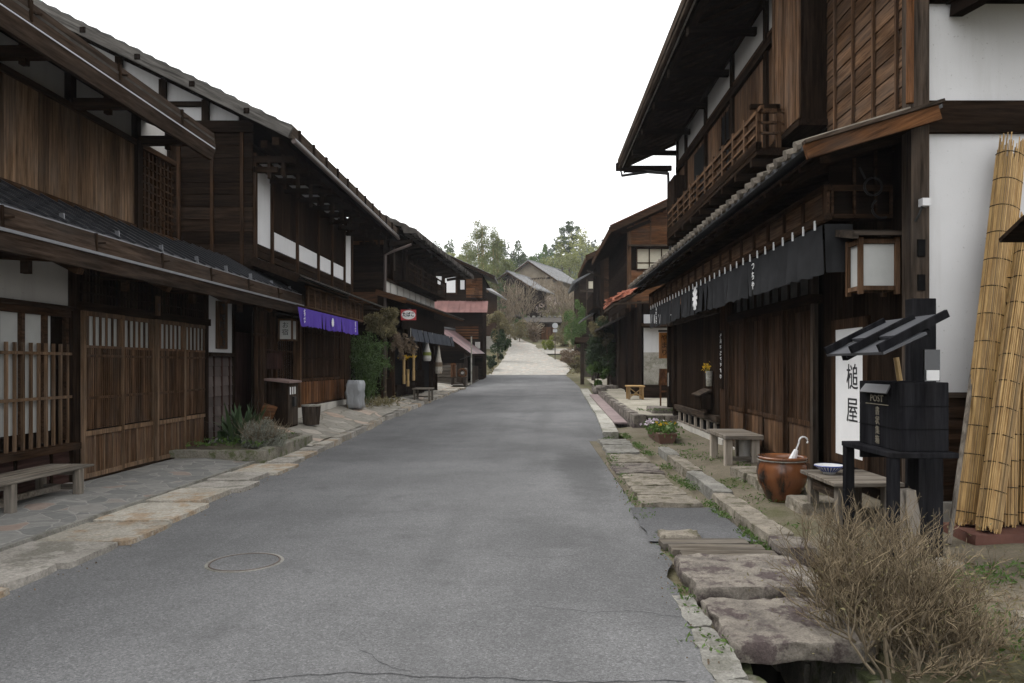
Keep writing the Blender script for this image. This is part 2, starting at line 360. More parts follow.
def text(name, s, face, pos, size, mat, parent, vertical=True, gap=1.05, wid=1., local=False, depth=.002, bold=0.):
    """lettering as one mesh; pos = top centre"""
    vs, fs = [], []
    rows = list(s) if vertical else [s]; dg = bpy.context.evaluated_depsgraph_get()
    for k, ch in enumerate(rows):
        cu = bpy.data.curves.new('t', 'FONT'); cu.body = ch; cu.size = size; cu.offset = bold; cu.extrude = depth; cu.align_x = 'CENTER'; cu.align_y = 'TOP'; cu.resolution_u = 2
        ob = bpy.data.objects.new('t', cu); COL.objects.link(ob); dg.update(); me = bpy.data.meshes.new_from_object(ob.evaluated_get(dg))
        n = len(vs); vs += [(v.co.x*wid, v.co.y-k*size*gap, v.co.z) for v in me.vertices]; fs += [tuple(i+n for i in p.vertices) for p in me.polygons]
        bpy.data.objects.remove(ob); bpy.data.curves.remove(cu); bpy.data.meshes.remove(me)
    m = MB(); R3 = TXM[face]; P = Vector(pos)
    m.add([P + R3 @ Vector(v) for v in vs], fs); return m.build(name, mat, parent, local)
def strokes(mb, face, pos, w, h, n, seed):
    """illegible brushed marks, one small cluster"""
    r = random.Random(seed); R3 = TXM[face]; P = Vector(pos)
    for k in range(n):
        a = Vector((r.uniform(-w/2, w/2), r.uniform(-h/2, h/2), .003)); an = r.choice((0, 0, 1.5, .6, 2.4))+r.uniform(-.25, .25); L = r.uniform(.35, .8)*w
        b = a+Vector((math.cos(an)*L, math.sin(an)*L*.8, 0)); b.x = clamp(b.x, -w/2, w/2); b.y = clamp(b.y, -h/2, h/2)
        nrm = R3 @ Vector((0,0,1)); mb.beam(P+R3@a, P+R3@b, .13*w, .004, nrm)
    return mb
def leaves(pts, size, mat, name, parent=None, asp=.45, up=.3, jit=.35, smooth=False):
    pts = np.asarray(pts, float); n = len(pts)
    d = rng.normal(size=(n,3)); d /= np.linalg.norm(d, axis=1)[:,None]; e = rng.normal(size=(n,3)); e[:,2] += up
    e -= (e*d).sum(1)[:,None]*d; e /= np.linalg.norm(e, axis=1)[:,None]+1e-9
    L = size*(1+jit*rng.uniform(-1,1,n))[:,None]
    V = np.stack([pts-d*L*.5, pts+e*L*asp*.5, pts+d*L*.5, pts-e*L*asp*.5], 1).reshape(-1,3)
    m = MB(); m.v = [tuple(q) for q in V.tolist()]; m.f = [(4*i,4*i+1,4*i+2,4*i+3) for i in range(n)]
    return m.build(name, mat, parent)
def crown_pts(n, c, r, clumps=14, cr=.3, shape='ball', hollow=.5):
    """leaf positions gathered in clumps through an uneven crown"""
    c = np.array(c, float); r = np.array(r, float); cs = []
    while len(cs) < clumps:
        p = rng.uniform(-1,1,3)
        if shape == 'ball' and hollow*.5 < np.linalg.norm(p) < 1: cs.append(p)
        if shape == 'cone':
            lim = (1-(p[2]+1)/2)*.95+.06
            if np.hypot(p[0],p[1]) < lim and (np.hypot(p[0],p[1]) > lim*.35): cs.append(p)
    cs = np.array(cs); k = rng.integers(0, clumps, n); sz = rng.uniform(.6,1.3,clumps)[k][:,None]
    q = rng.normal(size=(n,3)); q /= np.linalg.norm(q,axis=1)[:,None]; q *= rng.uniform(.25,1,n)[:,None]**.5
    return c+(cs[k]+q*cr*sz)*r
def trunk_mb(base, top, r, limbs=5, spread=1., seed=1, lo=.35):
    m = MB(); q = random.Random(seed); b = Vector(base); t = Vector(top); pts = []
    for i in range(6):
        f = i/5; p = b.lerp(t, f); w = (t-b).length*.03; pts.append(p+Vector((q.uniform(-w,w), q.uniform(-w,w), 0)) if 0 < i < 5 else p)
    m.tube(pts, [r*(1-.75*i/5) for i in range(6)], 7)
    for k in range(limbs):
        f = lo+(.95-lo)*k/max(1, limbs); i = min(4, int(f*5)); p = pts[i].lerp(pts[i+1], f*5-i); an = q.uniform(0, 6.28)
        L = spread*(1.1-f*.6)*q.uniform(.7,1.1); e = p+Vector((math.cos(an)*L, math.sin(an)*L, L*q.uniform(.3,.8)))
        md = p.lerp(e, .5)+Vector((0,0,L*.08)); rr = r*(1-.75*f)*.55; m.tube([p, md, e], [rr, rr*.65, rr*.25], 5)
    return m
def stroke_twigs(m, base, n, L, r, spread, seed, seg=3, up=1., sub=2, rad=0.1, wig=.22):
    q = random.Random(seed); b = Vector(base)
    for k in range(n):
        an = q.uniform(0, 6.28); ro = rad*math.sqrt(q.random()); p = b+Vector((math.cos(an)*ro, math.sin(an)*ro, 0)); lean = spread*math.sqrt(q.random()); a2 = an+q.uniform(-.7,.7)
        d = Vector((math.cos(a2)*lean, math.sin(a2)*lean, up)).normalized(); l = L*q.uniform(.55,1.05); pts = [p]
        for i in range(seg):
            d = (d+Vector((q.uniform(-wig,wig), q.uniform(-wig,wig), q.uniform(-.12,.14)))).normalized(); pts.append(pts[-1]+d*l/seg)
        m.tube(pts, [r*(1-.7*i/seg) for i in range(seg+1)], 3, cap=False)
        for j in range(sub):
            i = q.randrange(1, seg); s0 = pts[i].lerp(pts[i+1], q.random()); d2 = (d+Vector((q.uniform(-.9,.9), q.uniform(-.9,.9), q.uniform(-.3,.7)))).normalized(); l2 = l*q.uniform(.18,.42)
            m.tube([s0, s0+d2*l2*.5+Vector((0,0,q.uniform(-.02,.02))), s0+d2*l2+Vector((q.uniform(-.03,.03), q.uniform(-.03,.03), .03))], [r*.55, r*.4, r*.2], 3, cap=False)
    return m
def roof(mb, e0, e1, r0, r1, n, thick=.05, lift=.03, rows=0):
    """stepped courses from the eave line e0-e1 up to the ridge line r0-r1; rows>0 adds round tile ribs"""
    e0, e1, r0, r1 = map(Vector, (e0, e1, r0, r1)); nrm = (e1-e0).cross(r0-e0).normalized()
    if nrm.z < 0: nrm = -nrm
    for i in range(n):
        a, b = i/n, min(1., (i+1.25)/n); A0, A1, B0, B1 = e0.lerp(r0,a), e1.lerp(r1,a), e0.lerp(r0,b), e1.lerp(r1,b)
        j = rnd.uniform(-.006,.006); mb.slab(A0+nrm*(lift+j), A1+nrm*(lift-j), B1, B0, thick)
    for k in range(rows):
        f = (k+.5)/rows; p = e0.lerp(e1,f); q = r0.lerp(r1,f); j = nrm*rnd.uniform(.0,.015); mb.tube([p+nrm*lift+j, q+nrm*lift], .045, 6)
    return mb
def planks(mb, axis, u0, u1, z0, z1, x, t, w, vertical=True, jit=.006):
    """board cladding. axis 'Y': wall in the plane X=x running along Y, 'X': wall in the plane Y=x running along X; t = thickness (signed, outwards)"""
    if vertical:
        n = max(1, round((u1-u0)/w)); W = (u1-u0)/n
        for k in range(n):
            a, b = u0+k*W+.003, u0+(k+1)*W-.003; tt = t+math.copysign(rnd.uniform(0, jit), t)
            mb.box(x, x+tt, a, b, z0, z1) if axis == 'Y' else mb.box(a, b, x, x+tt, z0, z1)
    else:
        n = max(1, round((z1-z0)/w)); H = (z1-z0)/n
        for k in range(n):
            a, b = z0+k*H+.002, z0+(k+1)*H-.002; s = math.copysign(.012, t)
            if axis == 'Y': mb.add([(x,u0,a),(x+t+s,u0,a),(x+t,u0,b),(x,u0,b),(x,u1,a),(x+t+s,u1,a),(x+t,u1,b),(x,u1,b)], [(0,1,2,3),(7,6,5,4),(0,4,5,1),(1,5,6,2),(2,6,7,3),(3,7,4,0)])
            else: mb.add([(u0,x,a),(u0,x+t+s,a),(u0,x+t,b),(u0,x,b),(u1,x,a),(u1,x+t+s,a),(u1,x+t,b),(u1,x,b)], [(0,1,2,3),(7,6,5,4),(0,4,5,1),(1,5,6,2),(2,6,7,3),(3,7,4,0)])
    return mb
def lattice(mb, X, s, y0, y1, z0, z1, pitch, w=.02, d=.03, bars=(), bw=.022):
    """vertical slats with cross bars on a street-side plane"""
    n = max(1, round((y1-y0)/pitch))
    for k in range(n):
        y = y0+(k+.5)*(y1-y0)/n; mb.box(X, X+s*d, y-w/2, y+w/2, z0, z1)
    for z in bars: mb.box(X-s*.004, X+s*(d+.004), y0, y1, z-bw/2, z+bw/2)
    return mb
def fork(ms, p, d, L, r, lev, q, seg=3):
    pts = [p]
    for i in range(seg):
        d = (d+Vector((q.uniform(-.3,.3), q.uniform(-.3,.3), q.uniform(-.12,.2)))).normalized(); pts.append(pts[-1]+d*L/seg)
    ms[0 if lev > 2 else 1].tube(pts, [r, r*.85, r*.72, r*.6], 4 if lev > 2 else 3, cap=False)
    if lev <= 0: return
    for k in range(q.choice((3, 4)) if lev > 1 else q.choice((2, 3, 4))):
        i = q.choice((1, 2, 3, 3)); dd = (d+Vector((q.uniform(-.85,.85), q.uniform(-.85,.85), q.uniform(-.15,.55)))).normalized(); fork(ms, pts[i], dd, L*q.uniform(.5,.8), r*.62, lev-1, q, seg)
# ------------------------------------------------------------------ terrain
GT = [(-30,0),(17,0),(26,.2),(35,.43),(44,.68),(52,.9),(66,2.5),(85,4.7),(110,9.5),(150,15),(220,27),(300,50),(450,66)]
def g(Y): return interp(Y, GT)
def terr(X, Y):
    z = g(Y)
    if Y > 110: z = 9.5+(z-9.5)*(.62+.38*clamp((X+10)/60))
    return z
def zl(X, Y):      # left footway
    t = clamp((-X-3.75)/1.55); return g(Y)+.02+t*interp(Y, [(12.3,.1),(15.,.38),(24,.38),(34,.2),(48,.05)])
# ================================================================== SETTING
def lines(a, b, n): return [a+(b-a)*i/n for i in range(n+1)]
xs = [-320,-220,-150,-100,-70,-50,-35,-25,-18,-12,-9,-6.5,-5,-3,-1,.5,1.12,1.16,1.92,1.96,2.6,4,6,9,12,18,25,35,50,70,100,150,220,320]
ys = [-40,-20,-8,-2,0,2,4,6,8,10,12,14,16,16.3,18,20,23,26,30,35,40,44,48,52,56,60,66,72,78,85,92,100,110,120,135,150,170,195,220,250,280,320,380,450,600]
def gz(x, y):
    if 1.13 < x < 1.95 and -10 < y < 16.2: return -.85
    w = 0 if abs(x) < 12 else (nz(x,y,1,.03)*2.5*clamp(y/120) )
    return terr(x,y)-.05+w-(.35 if 1.9 < x < 2.7 and 17 < y < 32 else 0)
m = MB(); m.v = [(x,y,gz(x,y)) for x in xs for y in ys]; ny = len(ys)
m.f = [(i*ny+j, (i+1)*ny+j, (i+1)*ny+j+1, i*ny+j+1) for i in range(len(xs)-1) for j in range(ny-1)]
struct(m.build('ground', M['field']))
LEdge = [(-6,-3.5),(2,-3.5),(5,-3.55),(8,-3.65),(13,-3.8),(20,-4.02),(27,-3.85),(37,-3.3),(45,-3.2),(52,-3.3)]
REdge = [(-6,.93),(3.4,.93),(5.3,1.0),(6.2,1.1),(8,1.1),(12,1.2),(15.5,1.45),(17.4,1.57),(22,1.78),(33,2.05),(38,2.2),(45,2.15),(52,2.05)]
def strip(name, mat, Ys, fl, fr, nx, dz, wob=0.):
    m = MB(); n = len(Ys)
    for y in Ys:
        a, b = fl(y), fr(y)
        if wob: a += nz(1.3,y,5,2.2)*wob; b += nz(7.7,y,2,2.6)*wob + nz(2.7,y,2,7)*wob*.5
        for k in range(nx+1):
            x = a+(b-a)*k/nx; m.v.append((x,y,dz(x,y)))
    for i in range(n-1):
        for k in range(nx):
            q = i*(nx+1)+k; m.f.append((q, q+1, q+nx+2, q+nx+1))
    return struct(m.build(name, mat))
def zroad(x, y): return g(y)+.004*nz(x,y,0,.6)-.006*((x+1.3)/2.5)**2
strip('road', M['asphalt'], lines(-6,52,290), lambda y: interp(y,LEdge)-.2, lambda y: interp(y,REdge), 10, zroad, .08)
UL = [(52,-3.35),(58,-2.95),(66,-2.7),(76,-2.65),(84,-2.9),(92,-6.),(100,-12)]; UR = [(52,2.1),(56,2.7),(59,2.5),(66,1.0),(71,.3),(76,-.2),(84,-1.7),(90,-4),(100,-9)]
strip('stone_road', M['cobble'], lines(51.9,100,48), lambda y: interp(y,UL), lambda y: interp(y,UR), 6, lambda x,y: g(y)+.008, .22)
strip('side_path', M['cobble'], lines(66.5,71.5,8), lambda y: interp(y,[(66,1.),(71.5,.3)])-.05, lambda y: 6., 5, lambda x,y: g(y)+.05)
# cracks in the asphalt, thin real strips
def crack(pts, w):
    m = MB(); P = []
    for (a,b),(c,d) in zip(pts, pts[1:]):
        n = max(2, int(math.hypot(c-a,d-b)/.05))
        for i in range(n): P.append((a+(c-a)*i/n, b+(d-b)*i/n))
    for i,(x,y) in enumerate(P):
        jx, jy = nz(x,y,3,9)*.035, nz(x,y,8,9)*.035; ww = w*(.4+.8*abs(nz(x,y,1,11))+.2)
        m.v += [(x+jx,y+jy-ww,zroad(x,y)+.004),(x+jx,y+jy+ww,zroad(x,y)+.004)]
        if i: q = 2*i; m.f.append((q-2,q,q+1,q-1))
    return m
m = crack([(-1.45,3.75),(-.95,3.85),(-.7,3.8),(-.2,3.78),(.3,3.72),(.8,3.76)], .004)
for q in ([(-1.0,4.15),(-.85,3.98),(-.62,3.82)], [(.0,4.9),(.35,4.78),(.6,4.82),(.95,4.7)], [(-.3,6.2),(.1,6.15),(.4,6.25)]):
    k = crack(q, .0026); m.add(k.v, k.f)
struct(m.build('asphalt_crack', plain('crack_shadow', (.025,.025,.027), .95)))
# ---- left footway
def fl_(y): return -4.5 if y < 11.8 else -4.5
lys = lines(-4,52,160)
strip('footway', M['flag'], [y for y in lys if y <= 14.2], lambda y: -6.02, lambda y: -4.5, 6, lambda x,y: zl(x,y)+.012*nz(x,y,0,2))
strip('footway_stone', M['rubble'], [y for y in lys if y >= 13.8], lambda y: -5.6 if y < 22 else -7.2, lambda y: -4.2 if y < 38 else interp(y,LEdge)-.25, 14, lambda x,y: zl(x,y)+.03*nz(x,y,0,2.5)+.015*nz(x,y,4,7))
m = MB(); m2 = MB(); y = -3.6; k = 0; q = random.Random(5)
while y < 36:
    L = q.uniform(.55,1.15); b = interp(y+L/2,LEdge)-.03; a = -4.47 if y < 12 else -4.42; a = min(a, b-.3)
    sp = b if q.random() > .35 else None
    (m if q.random() < .5 else m2).rock(a-.0, b-.01+q.uniform(-.12,.05), y, y+L-.025, g(y)-.12, zl(-4.1,y+L/2)+.004+q.uniform(-.012,.012), .012, 7, y, 2.2, .03); y += L; k += 1
struct(m.build('paving', M['slab_left'])); struct(m2.build('paving', M['slab_plain']))
# thin board lying between the flags and the slabs
struct(MB().box(-4.5,-4.455,-4,11.75,-.02,.075).build('footway_edging', M['stone_grey']))
# ---- right: ditch walls, earth yard, terrace, kerb
m = MB(); y = 1.; q = random.Random(8)
for x0, x1 in ((1.0,1.26),(1.84,2.06)):
    y = 1.
    while y < 16.2:
        L = q.uniform(.3,.6)
        for z0, z1 in ((-.85,-.45),(-.45,-.14)): m.rock(x0+q.uniform(-.02,.02), x1+q.uniform(-.03,.03), y, y+L-.02, z0, z1-.01, .025, 5, y+x0, 4)
        y += L
struct(m.build('ditch_wall', M['stone_moss']))
struct(MB().box(1.2,1.9,-1,16.2,-.82,-.74).build('ditch_water', plain('wet_ditch_bed', (.018,.018,.014), .25, scale=5)))
def zr(X, Y): return g(Y)-.02+interp(X,[(2.0,-.03),(2.3,.0),(3.6,.12),(9,.2)])+.03*nz(X,Y,3,1.4)+.012*nz(X,Y,3,5)
strip('yard', M['earth'], lines(-3,18.7,90), lambda y: 1.98, lambda y: 9., 40, zr)
def zt(X, Y): return interp(Y,[(18.5,.33),(27,.44),(35,.62),(48,1.0)])+.02*nz(X,Y,1,1.5)
strip('terrace', M['gravel'], lines(18.62,42,40), lambda y: interp(y,[(18,2.5),(42,2.85)]), lambda y: 9., 16, zt)
m = MB(); q = random.Random(3); x = 2.42
while x < 3.7:
    L = q.uniform(.3,.55); m.rock(x,x+L-.015,18.4,18.75,-.15,zt(x,18.6)+.01,.025,6,x,3); x += L
y = 18.8
while y < 35:
    L = q.uniform(.4,.8); X = interp(y,[(18,2.42),(42,2.75)]); m.rock(X,X+.24,y,y+L-.02,g(y)-.4,zt(2.6,y)+.012,.02,6,y,3); y += L
struct(m.build('terrace_wall', M['stone_dark']))
m = MB(); y = 17.2
while y < 34.5:
    L = 1.2; a, b = interp(y,REdge), interp(y+L,REdge); m.prism([(a,y,g(y)-.5),(a+.36,y,g(y)-.5),(b+.36,y+L-.01,g(y+L)-.5),(b,y+L-.01,g(y+L)-.5)], (0,0,.54)); y += L
struct(m.build('concrete_kerb', M['concrete']))
strip('asphalt_patch', M['patch'], lines(6.66,8.24,16), lambda y: 1.04, lambda y: 1.98, 6, lambda x,y: .014+.005*nz(x,y,2,3), .06)
# grass and moss along the edges (nobody could count it)
pts = []; q = random.Random(12)
for k in range(4200):
    c = q.random()
    if c < .2: y = q.uniform(3.,16); x = interp(y,REdge)+q.gauss(.07,.05); z = -.03 if y < 8.2 else .01
    elif c < .45: y = q.uniform(6,17); x = q.gauss(2.0,.05); z = 0.
    elif c < .8: y = q.uniform(3.,5.6); x = q.uniform(2.5,4.2); z = zr(x,y)
    else: y = q.uniform(7,16); x = q.uniform(2.35,3.2); z = zr(x,y)
    if nz(x,y,0,1.7) > .02 or c < .2 and nz(x,y,0,1.1) > .15: pts += [(x+q.gauss(0,.03), y+q.gauss(0,.03), z+q.uniform(.005,.05)) for _ in range(3)]
o = leaves(pts, .045, M['leaf_green'], 'grass', asp=.3, up=1.); o['kind'] = 'stuff'
# manhole
t = thing('manhole_cover', 'round rusty rimmed manhole cover set in the asphalt road', 'manhole cover', (-2.36,6.0,-.0))
pass; z0 = zroad(-2.36,6.)
MB().lathe((-2.36,6,z0), [(.0,.004),(.26,.004),(.262,.0)], 40).build('cover', M['asphalt'], t)
MB().lathe((-2.36,6,z0), [(.262,.0),(.264,.008),(.272,.008),(.275,.0)], 40).build('rim', plain('rusty_rim', (.12,.098,.088), .8, var=.3), t)
# patched mortar ring
struct(MB().lathe((-2.36,6,z0), [(.277,.004),(.298,.004),(.304,-.002)], 40).build('mortar_ring', M['stone_grey']))
# ---- right slabs over the ditch (things)
G = 'rough stone slabs laid over the ditch'
def slab_(x0,x1,y0,y1,z1,t,label,mat='stone_dark',seed=1,amp=.02,name='stone_slab',cat='stone slab',group=G,n=10):
    return tag(MB().rock(x0,x1,y0,y1,z1-t,z1,amp,n*1.6,seed,3.5,.025).build(name, M[mat]), label, cat, group)
o1 = MB(); o1.rock(1.12,1.95,4.2,5.0,-.09,.025,.03,36,4.2,3.,.03); tag(o1.build('stone_slab', M['stone_dark']), 'largest lichened stone slab, nearest to the viewer over the open black ditch mouth', 'stone slab', G)
o1 = MB(); o1.rock(1.1,2.02,5.05,5.94,-.06,.08,.03,36,9.1,3.,.03); tag(o1.build('stone_slab', M['stone_dark']), 'broad purplish stone slab between the largest slab and the grey planks', 'stone slab', G)
o1 = MB(); o1.rock(1.12,1.5,6.68,6.95,-.06,.06,.03,10,3.1,4.,.14); tag(o1.build('stone', M['stone_buff'], smooth=True), 'small rounded buff stone at the road edge by the asphalt patch', 'stone')
SP = [(8.25,8.78,'buff slab directly beyond the black asphalt patch','stone_buff'),(8.85,9.5,'narrow pitted slab, second beyond the asphalt patch','stone_buff'),(9.58,10.6,'long slab with a mossy road edge, third beyond the asphalt patch','stone_buff'),
      (10.7,11.75,'long ridged slab, middle of the row between patch and flower planter','stone_dark'),(11.85,12.9,'flat pale slab, across from the grey trestle stool','stone_buff'),(13.0,14.2,'flat slab just before the mossy end of the row','stone_grey'),(14.3,15.4,'farthest slab of the row, across from the flower planter','stone_grey')]
for i,(a,b,l,mt) in enumerate(SP):
    w = 1.86+.06*rnd.uniform(-1,1); slab_(1.16+.12*max(0,(a-11)/4)+rnd.uniform(0,.06), w, a, b-.03, .055+rnd.uniform(-.01,.012), .15, l, mt, a*3, .026)
for i,(a,b,w0,w1,l) in enumerate(((5.98,6.2,1.2,1.98,'nearest of the three grey planks bridging the ditch'),(6.21,6.42,1.14,1.94,'middle one of the three grey planks bridging the ditch'),(6.43,6.63,1.1,1.86,'split farthest one of the three grey planks bridging the ditch'))):
    m = MB(); m.rock(w0,w1,a,b-.01,-.01,.05,.008,9,i+.5,3,.02); tag(m.build('plank', wood('grey','X')), l, 'plank', 'grey planks bridging the ditch')
KS = [(6.0,6.42,2.0,2.3,'short squarish kerbstone chunk, nearest the dry shrub','stone_dark'),(6.5,8.6,2.03,2.27,'nearest long granite kerbstone between the ditch slabs and the earth strip','stone_buff'),(8.65,10.4,2.1,2.32,'second long granite kerbstone, level with the clay pot','stone_grey'),
      (10.45,12.2,2.16,2.36,'third long granite kerbstone, level with the grey stool','stone_buff'),(12.25,13.4,2.2,2.4,'farthest granite kerbstone, near the flower planter','stone_grey')]
for a,b,x0,x1,l,mt in KS: slab_(x0,x1,a,b,.115,.3,l,mt,a,.018,'kerbstone','kerbstone','granite kerbstones along the earth strip',12)
ES = [(3.2,3.75,.9,1.1,'cracked concrete edging piece beside the ditch mouth, at the picture bottom'),(3.8,4.5,.92,1.1,'broken concrete edging piece at the road side of the largest slab'),(4.55,5.15,.95,1.09,'small broken edging piece where the two largest slabs meet')]
for a,b,x0,x1,l in ES: slab_(x0,x1,a,b,.0,.2,l,'stone_grey',a*2,.025,'edging_stone','edging stone','broken edging stones at the road side')
DS = [(9.9,10.6,2.78,3.25,'step stone right of the grey stool legs'),(9.2,9.85,2.8,3.3,'middle step stone between stool and clay pot'),(8.75,9.15,2.78,3.2,'step stone touching the clay pot'),(7.75,8.25,2.78,3.3,'step stone under the bench that carries the bowl')]
for a,b,x0,x1,l in DS: slab_(x0,x1,a,b,.15,.2,l,'stone_buff',a,.02,'step_stone','step stone','step stones along the right-hand shutters')
struct(MB().box(1.02,1.97,5.98,8.22,-.14,-.016).box(1.12,1.95,8.22,15.5,-.14,.005).build('slab_bed', M['earth']))
# pink plank strip over the far gutter
tag(MB().beam((2.2,19.2,g(19)+.045),(2.62-.25,30.5,g(30.5)+.06),.34,.045).build('plank', plain('reddish_gutter_lid', (.24,.19,.185), .85, var=.2, scale=3)), 'long reddish lid plank over the gutter beside the concrete kerb', 'plank')
# ================================================================== LEFT ROW
def sliding_door(root, X, s, y0, y1, z0, z1, win, lat, board, mw='brown', pitch=.045, label=None, paper='paper'):
    """frame with lattice, paper behind the top, boarded foot"""
    f = MB(); w = .05
    for y in (y0+.004, y1-w-.004): f.box(X, X+s*.045, y, y+w, z0, z1)
    for z in (z0, board[1], z1-.06):
        f.box(X+s*.002, X+s*.042, y0+w, y1-w, z, z+.06)
    o = f.build('sliding_door', wood(mw,'Z'), root)
    a, b = y0+w+.004, y1-w-.004
    lm = lattice(MB(), X+s*.012, s, a, b, lat[0], lat[1], pitch, .02, .022, (lat[0]+(lat[1]-lat[0])*.38, lat[1]-.12, lat[1]), .035); lattice(lm, X+s*.012, s, a, b, lat[1], z1-.06, pitch*2.6, .03, .02); lm.build('lattice', wood('brown' if mw=='tan' else mw,'Z'), o)
    if win: MB().box(X-s*.012, X-s*.006, a, b, win[0], win[1]).build('shoji_paper', M[paper], o)
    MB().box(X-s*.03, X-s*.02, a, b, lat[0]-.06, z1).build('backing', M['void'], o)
    planks(MB(), 'Y', a, b, z0+.06, board[1], X+s*.004, s*.014, .2).build('kick_board', wood('brown' if mw=='tan' else mw,'Z'), o)
    for k in (1,2,3): MB().box(X+s*.004,X+s*.036,a+(b-a)*k/4-.012,a+(b-a)*k/4+.012,z0+.06,board[1]).build('batten', wood(mw,'Z'), o)
    return o
def gutter_box(mb, X, y0, y1, zb, zm, zt, s=1, lean=.05):
    mb.prism([(X-s*.05,y0,zb),(X,y0,zb),(X+s*lean,y0,zm-.012),(X+s*lean-s*.05,y0,zm-.012)], (0,y1-y0,0))
    mb.prism([(X+s*lean-s*.045,y0,zm+.012),(X+s*lean+s*.005,y0,zm+.012),(X+s*lean*.6,y0,zt),(X+s*lean*.6-s*.05,y0,zt)], (0,y1-y0,0)); return mb
# ---------- inn at the left front
X = -5.9
H = thing('inn', 'dark timber inn at left front with latticed sliding doors and brown board upper wall', 'building', (X,6,0))
MB().box(-11,X-.1,-4,14.38,.05,3.6).box(-11,X-.1,-4,12.1,3.6,5.5).build('wall', wood('soot','Z'), H)
planks(MB(), 'Y', -3, 10.88, 3.66, 4.84, X-.09, .08, .19).build('board_wall', wood('tan','Z'), H)
MB().box(X-.05,X+.03,-3,12.1,3.58,3.66).box(X-.08,X+.03,-3,12.1,4.84,4.92).build('wall_rail', wood('mid','Y'), H)
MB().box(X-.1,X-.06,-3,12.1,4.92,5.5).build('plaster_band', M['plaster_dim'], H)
o = MB().box(X-.06,X+.02,9.35,9.47,4.92,5.5).build('post', wood('dark','Z'), H); rep(o, [(0,1.55,0),(0,2.6,0),(0,-1.8,0)])
MB().box(X-.09,X+.05,10.88,11.02,3.6,4.92).build('post', wood('dark','Z'), H)
p = MB(); lattice(p, X-.07, 1, 11.03, 12.08, 3.66, 4.84, .12, .04, .05, [3.66+.118*k for k in range(1,10)], .03); o = p.build('lattice_shutter', wood('mid','Z'), H)
MB().box(X-.1,X-.055,11.03,12.08,3.66,4.84).build('backing', wood('dark','Z'), o)
# upper roof
ro = roof(MB(), (-4.86,-4,4.98),(-4.86,11.15,4.98),(-10.5,-4,7.3),(-10.5,11.15,7.3), 18, .05, .03).build('roof', M['shingle'], H)
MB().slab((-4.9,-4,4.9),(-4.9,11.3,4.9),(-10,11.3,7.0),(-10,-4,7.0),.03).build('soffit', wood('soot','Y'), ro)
FL = ro
gt = gutter_box(MB(), -4.9, -4, 11.2, 4.7, 4.87, 5.1).build('eave_fascia', wood('umber','Y'), ro)
MB().box(-4.86,-4.846,-4,11.18,4.862,4.876).build('flashing', M['silver'], FL)
for y in [-.5+1.52*k for k in range(8)]: MB().beam((-4.85,y,4.9),(-4.85,y,5.1),.035,.03,(0,1,0)).beam((-4.86,y+.03,5.0),(-4.82,y+.12,5.02),.02,.02).build('gutter_strap', wood('dark','Z'), ro)
br = MB(); br.beam((X-.05,7.9,4.93),(-5.15,7.9,4.93),.1,.13).box(-5.5,-5.43,7.86,7.94,4.8,5.2).beam((-5.2,7.9,4.95),(-4.97,7.9,4.85),.11,.14); o = br.build('bracket_arm', wood('mid','X'), H)
rep(o, [(0,1.55,0),(0,3.1,0),(0,-1.55,0),(0,-3.1,0)])
MB().beam((-5.1,-4,4.98),(-5.1,11.3,4.98),.12,.14).build('eave_beam', wood('dark','Y'), H)
# porch roof
pr = MB(); roof(pr, (-4.93,-4,3.06),(-4.93,15.5,3.06),(-6.1,-4,3.72),(-6.1,15.5,3.72), 7, .035, .016)
for k in range(60): y = -4+k*.325+.1; pr.beam((-4.93,y,3.1),(-6.05,y,3.72),.03,.03)
po = pr.build('porch_roof', M['tin_dark'], H)
MB().slab((-4.95,-4,3.0),(-4.95,15.45,3.0),(-6,15.45,3.6),(-6,-4,3.6),.03).build('soffit', wood('dark','Y'), po)
FL = po
gt = gutter_box(MB(), -4.92, -4, 15.55, 2.66, 2.84, 3.06).build('eave_fascia', wood('umber','Y'), po)
MB().box(-4.875,-4.855,-4,15.5,2.825,2.855).build('flashing', M['silver'], FL)
MB().box(-4.925,-4.905,-4,15.5,3.062,3.078).build('flashing', M['silver'], FL)
o = MB().beam((-4.99,7.8,3.08),(-5.0,7.8,3.2),.05,.012,(0,1,0)).beam((-4.99,7.8,3.09),(-5.2,7.8,3.2),.05,.01).build('snow_guard', M['silver'], po); rep(o, [(0,1.03*k,0) for k in range(-2,8) if k])
o = MB().beam((-4.875,8.2,2.86),(-4.88,8.2,3.06),.035,.03,(0,1,0)).beam((-4.87,8.22,2.95),(-4.83,8.3,2.97),.02,.02).build('gutter_strap', wood('dark','Z'), po); rep(o, [(0,1.45*k,0) for k in (-2,-1,1,2,3,4,5)])
br = MB(); br.beam((X-.05,8.1,2.84),(-5.1,8.1,2.8),.12,.15).box(-5.62,-5.54,8.06,8.14,2.6,2.9).beam((-5.25,8.1,2.8),(-4.97,8.1,2.66),.12,.15); o = br.build('bracket_arm', wood('mid','X'), H); rep(o, [(0,1.95*k,0) for k in (-2,-1,1,2,3)])
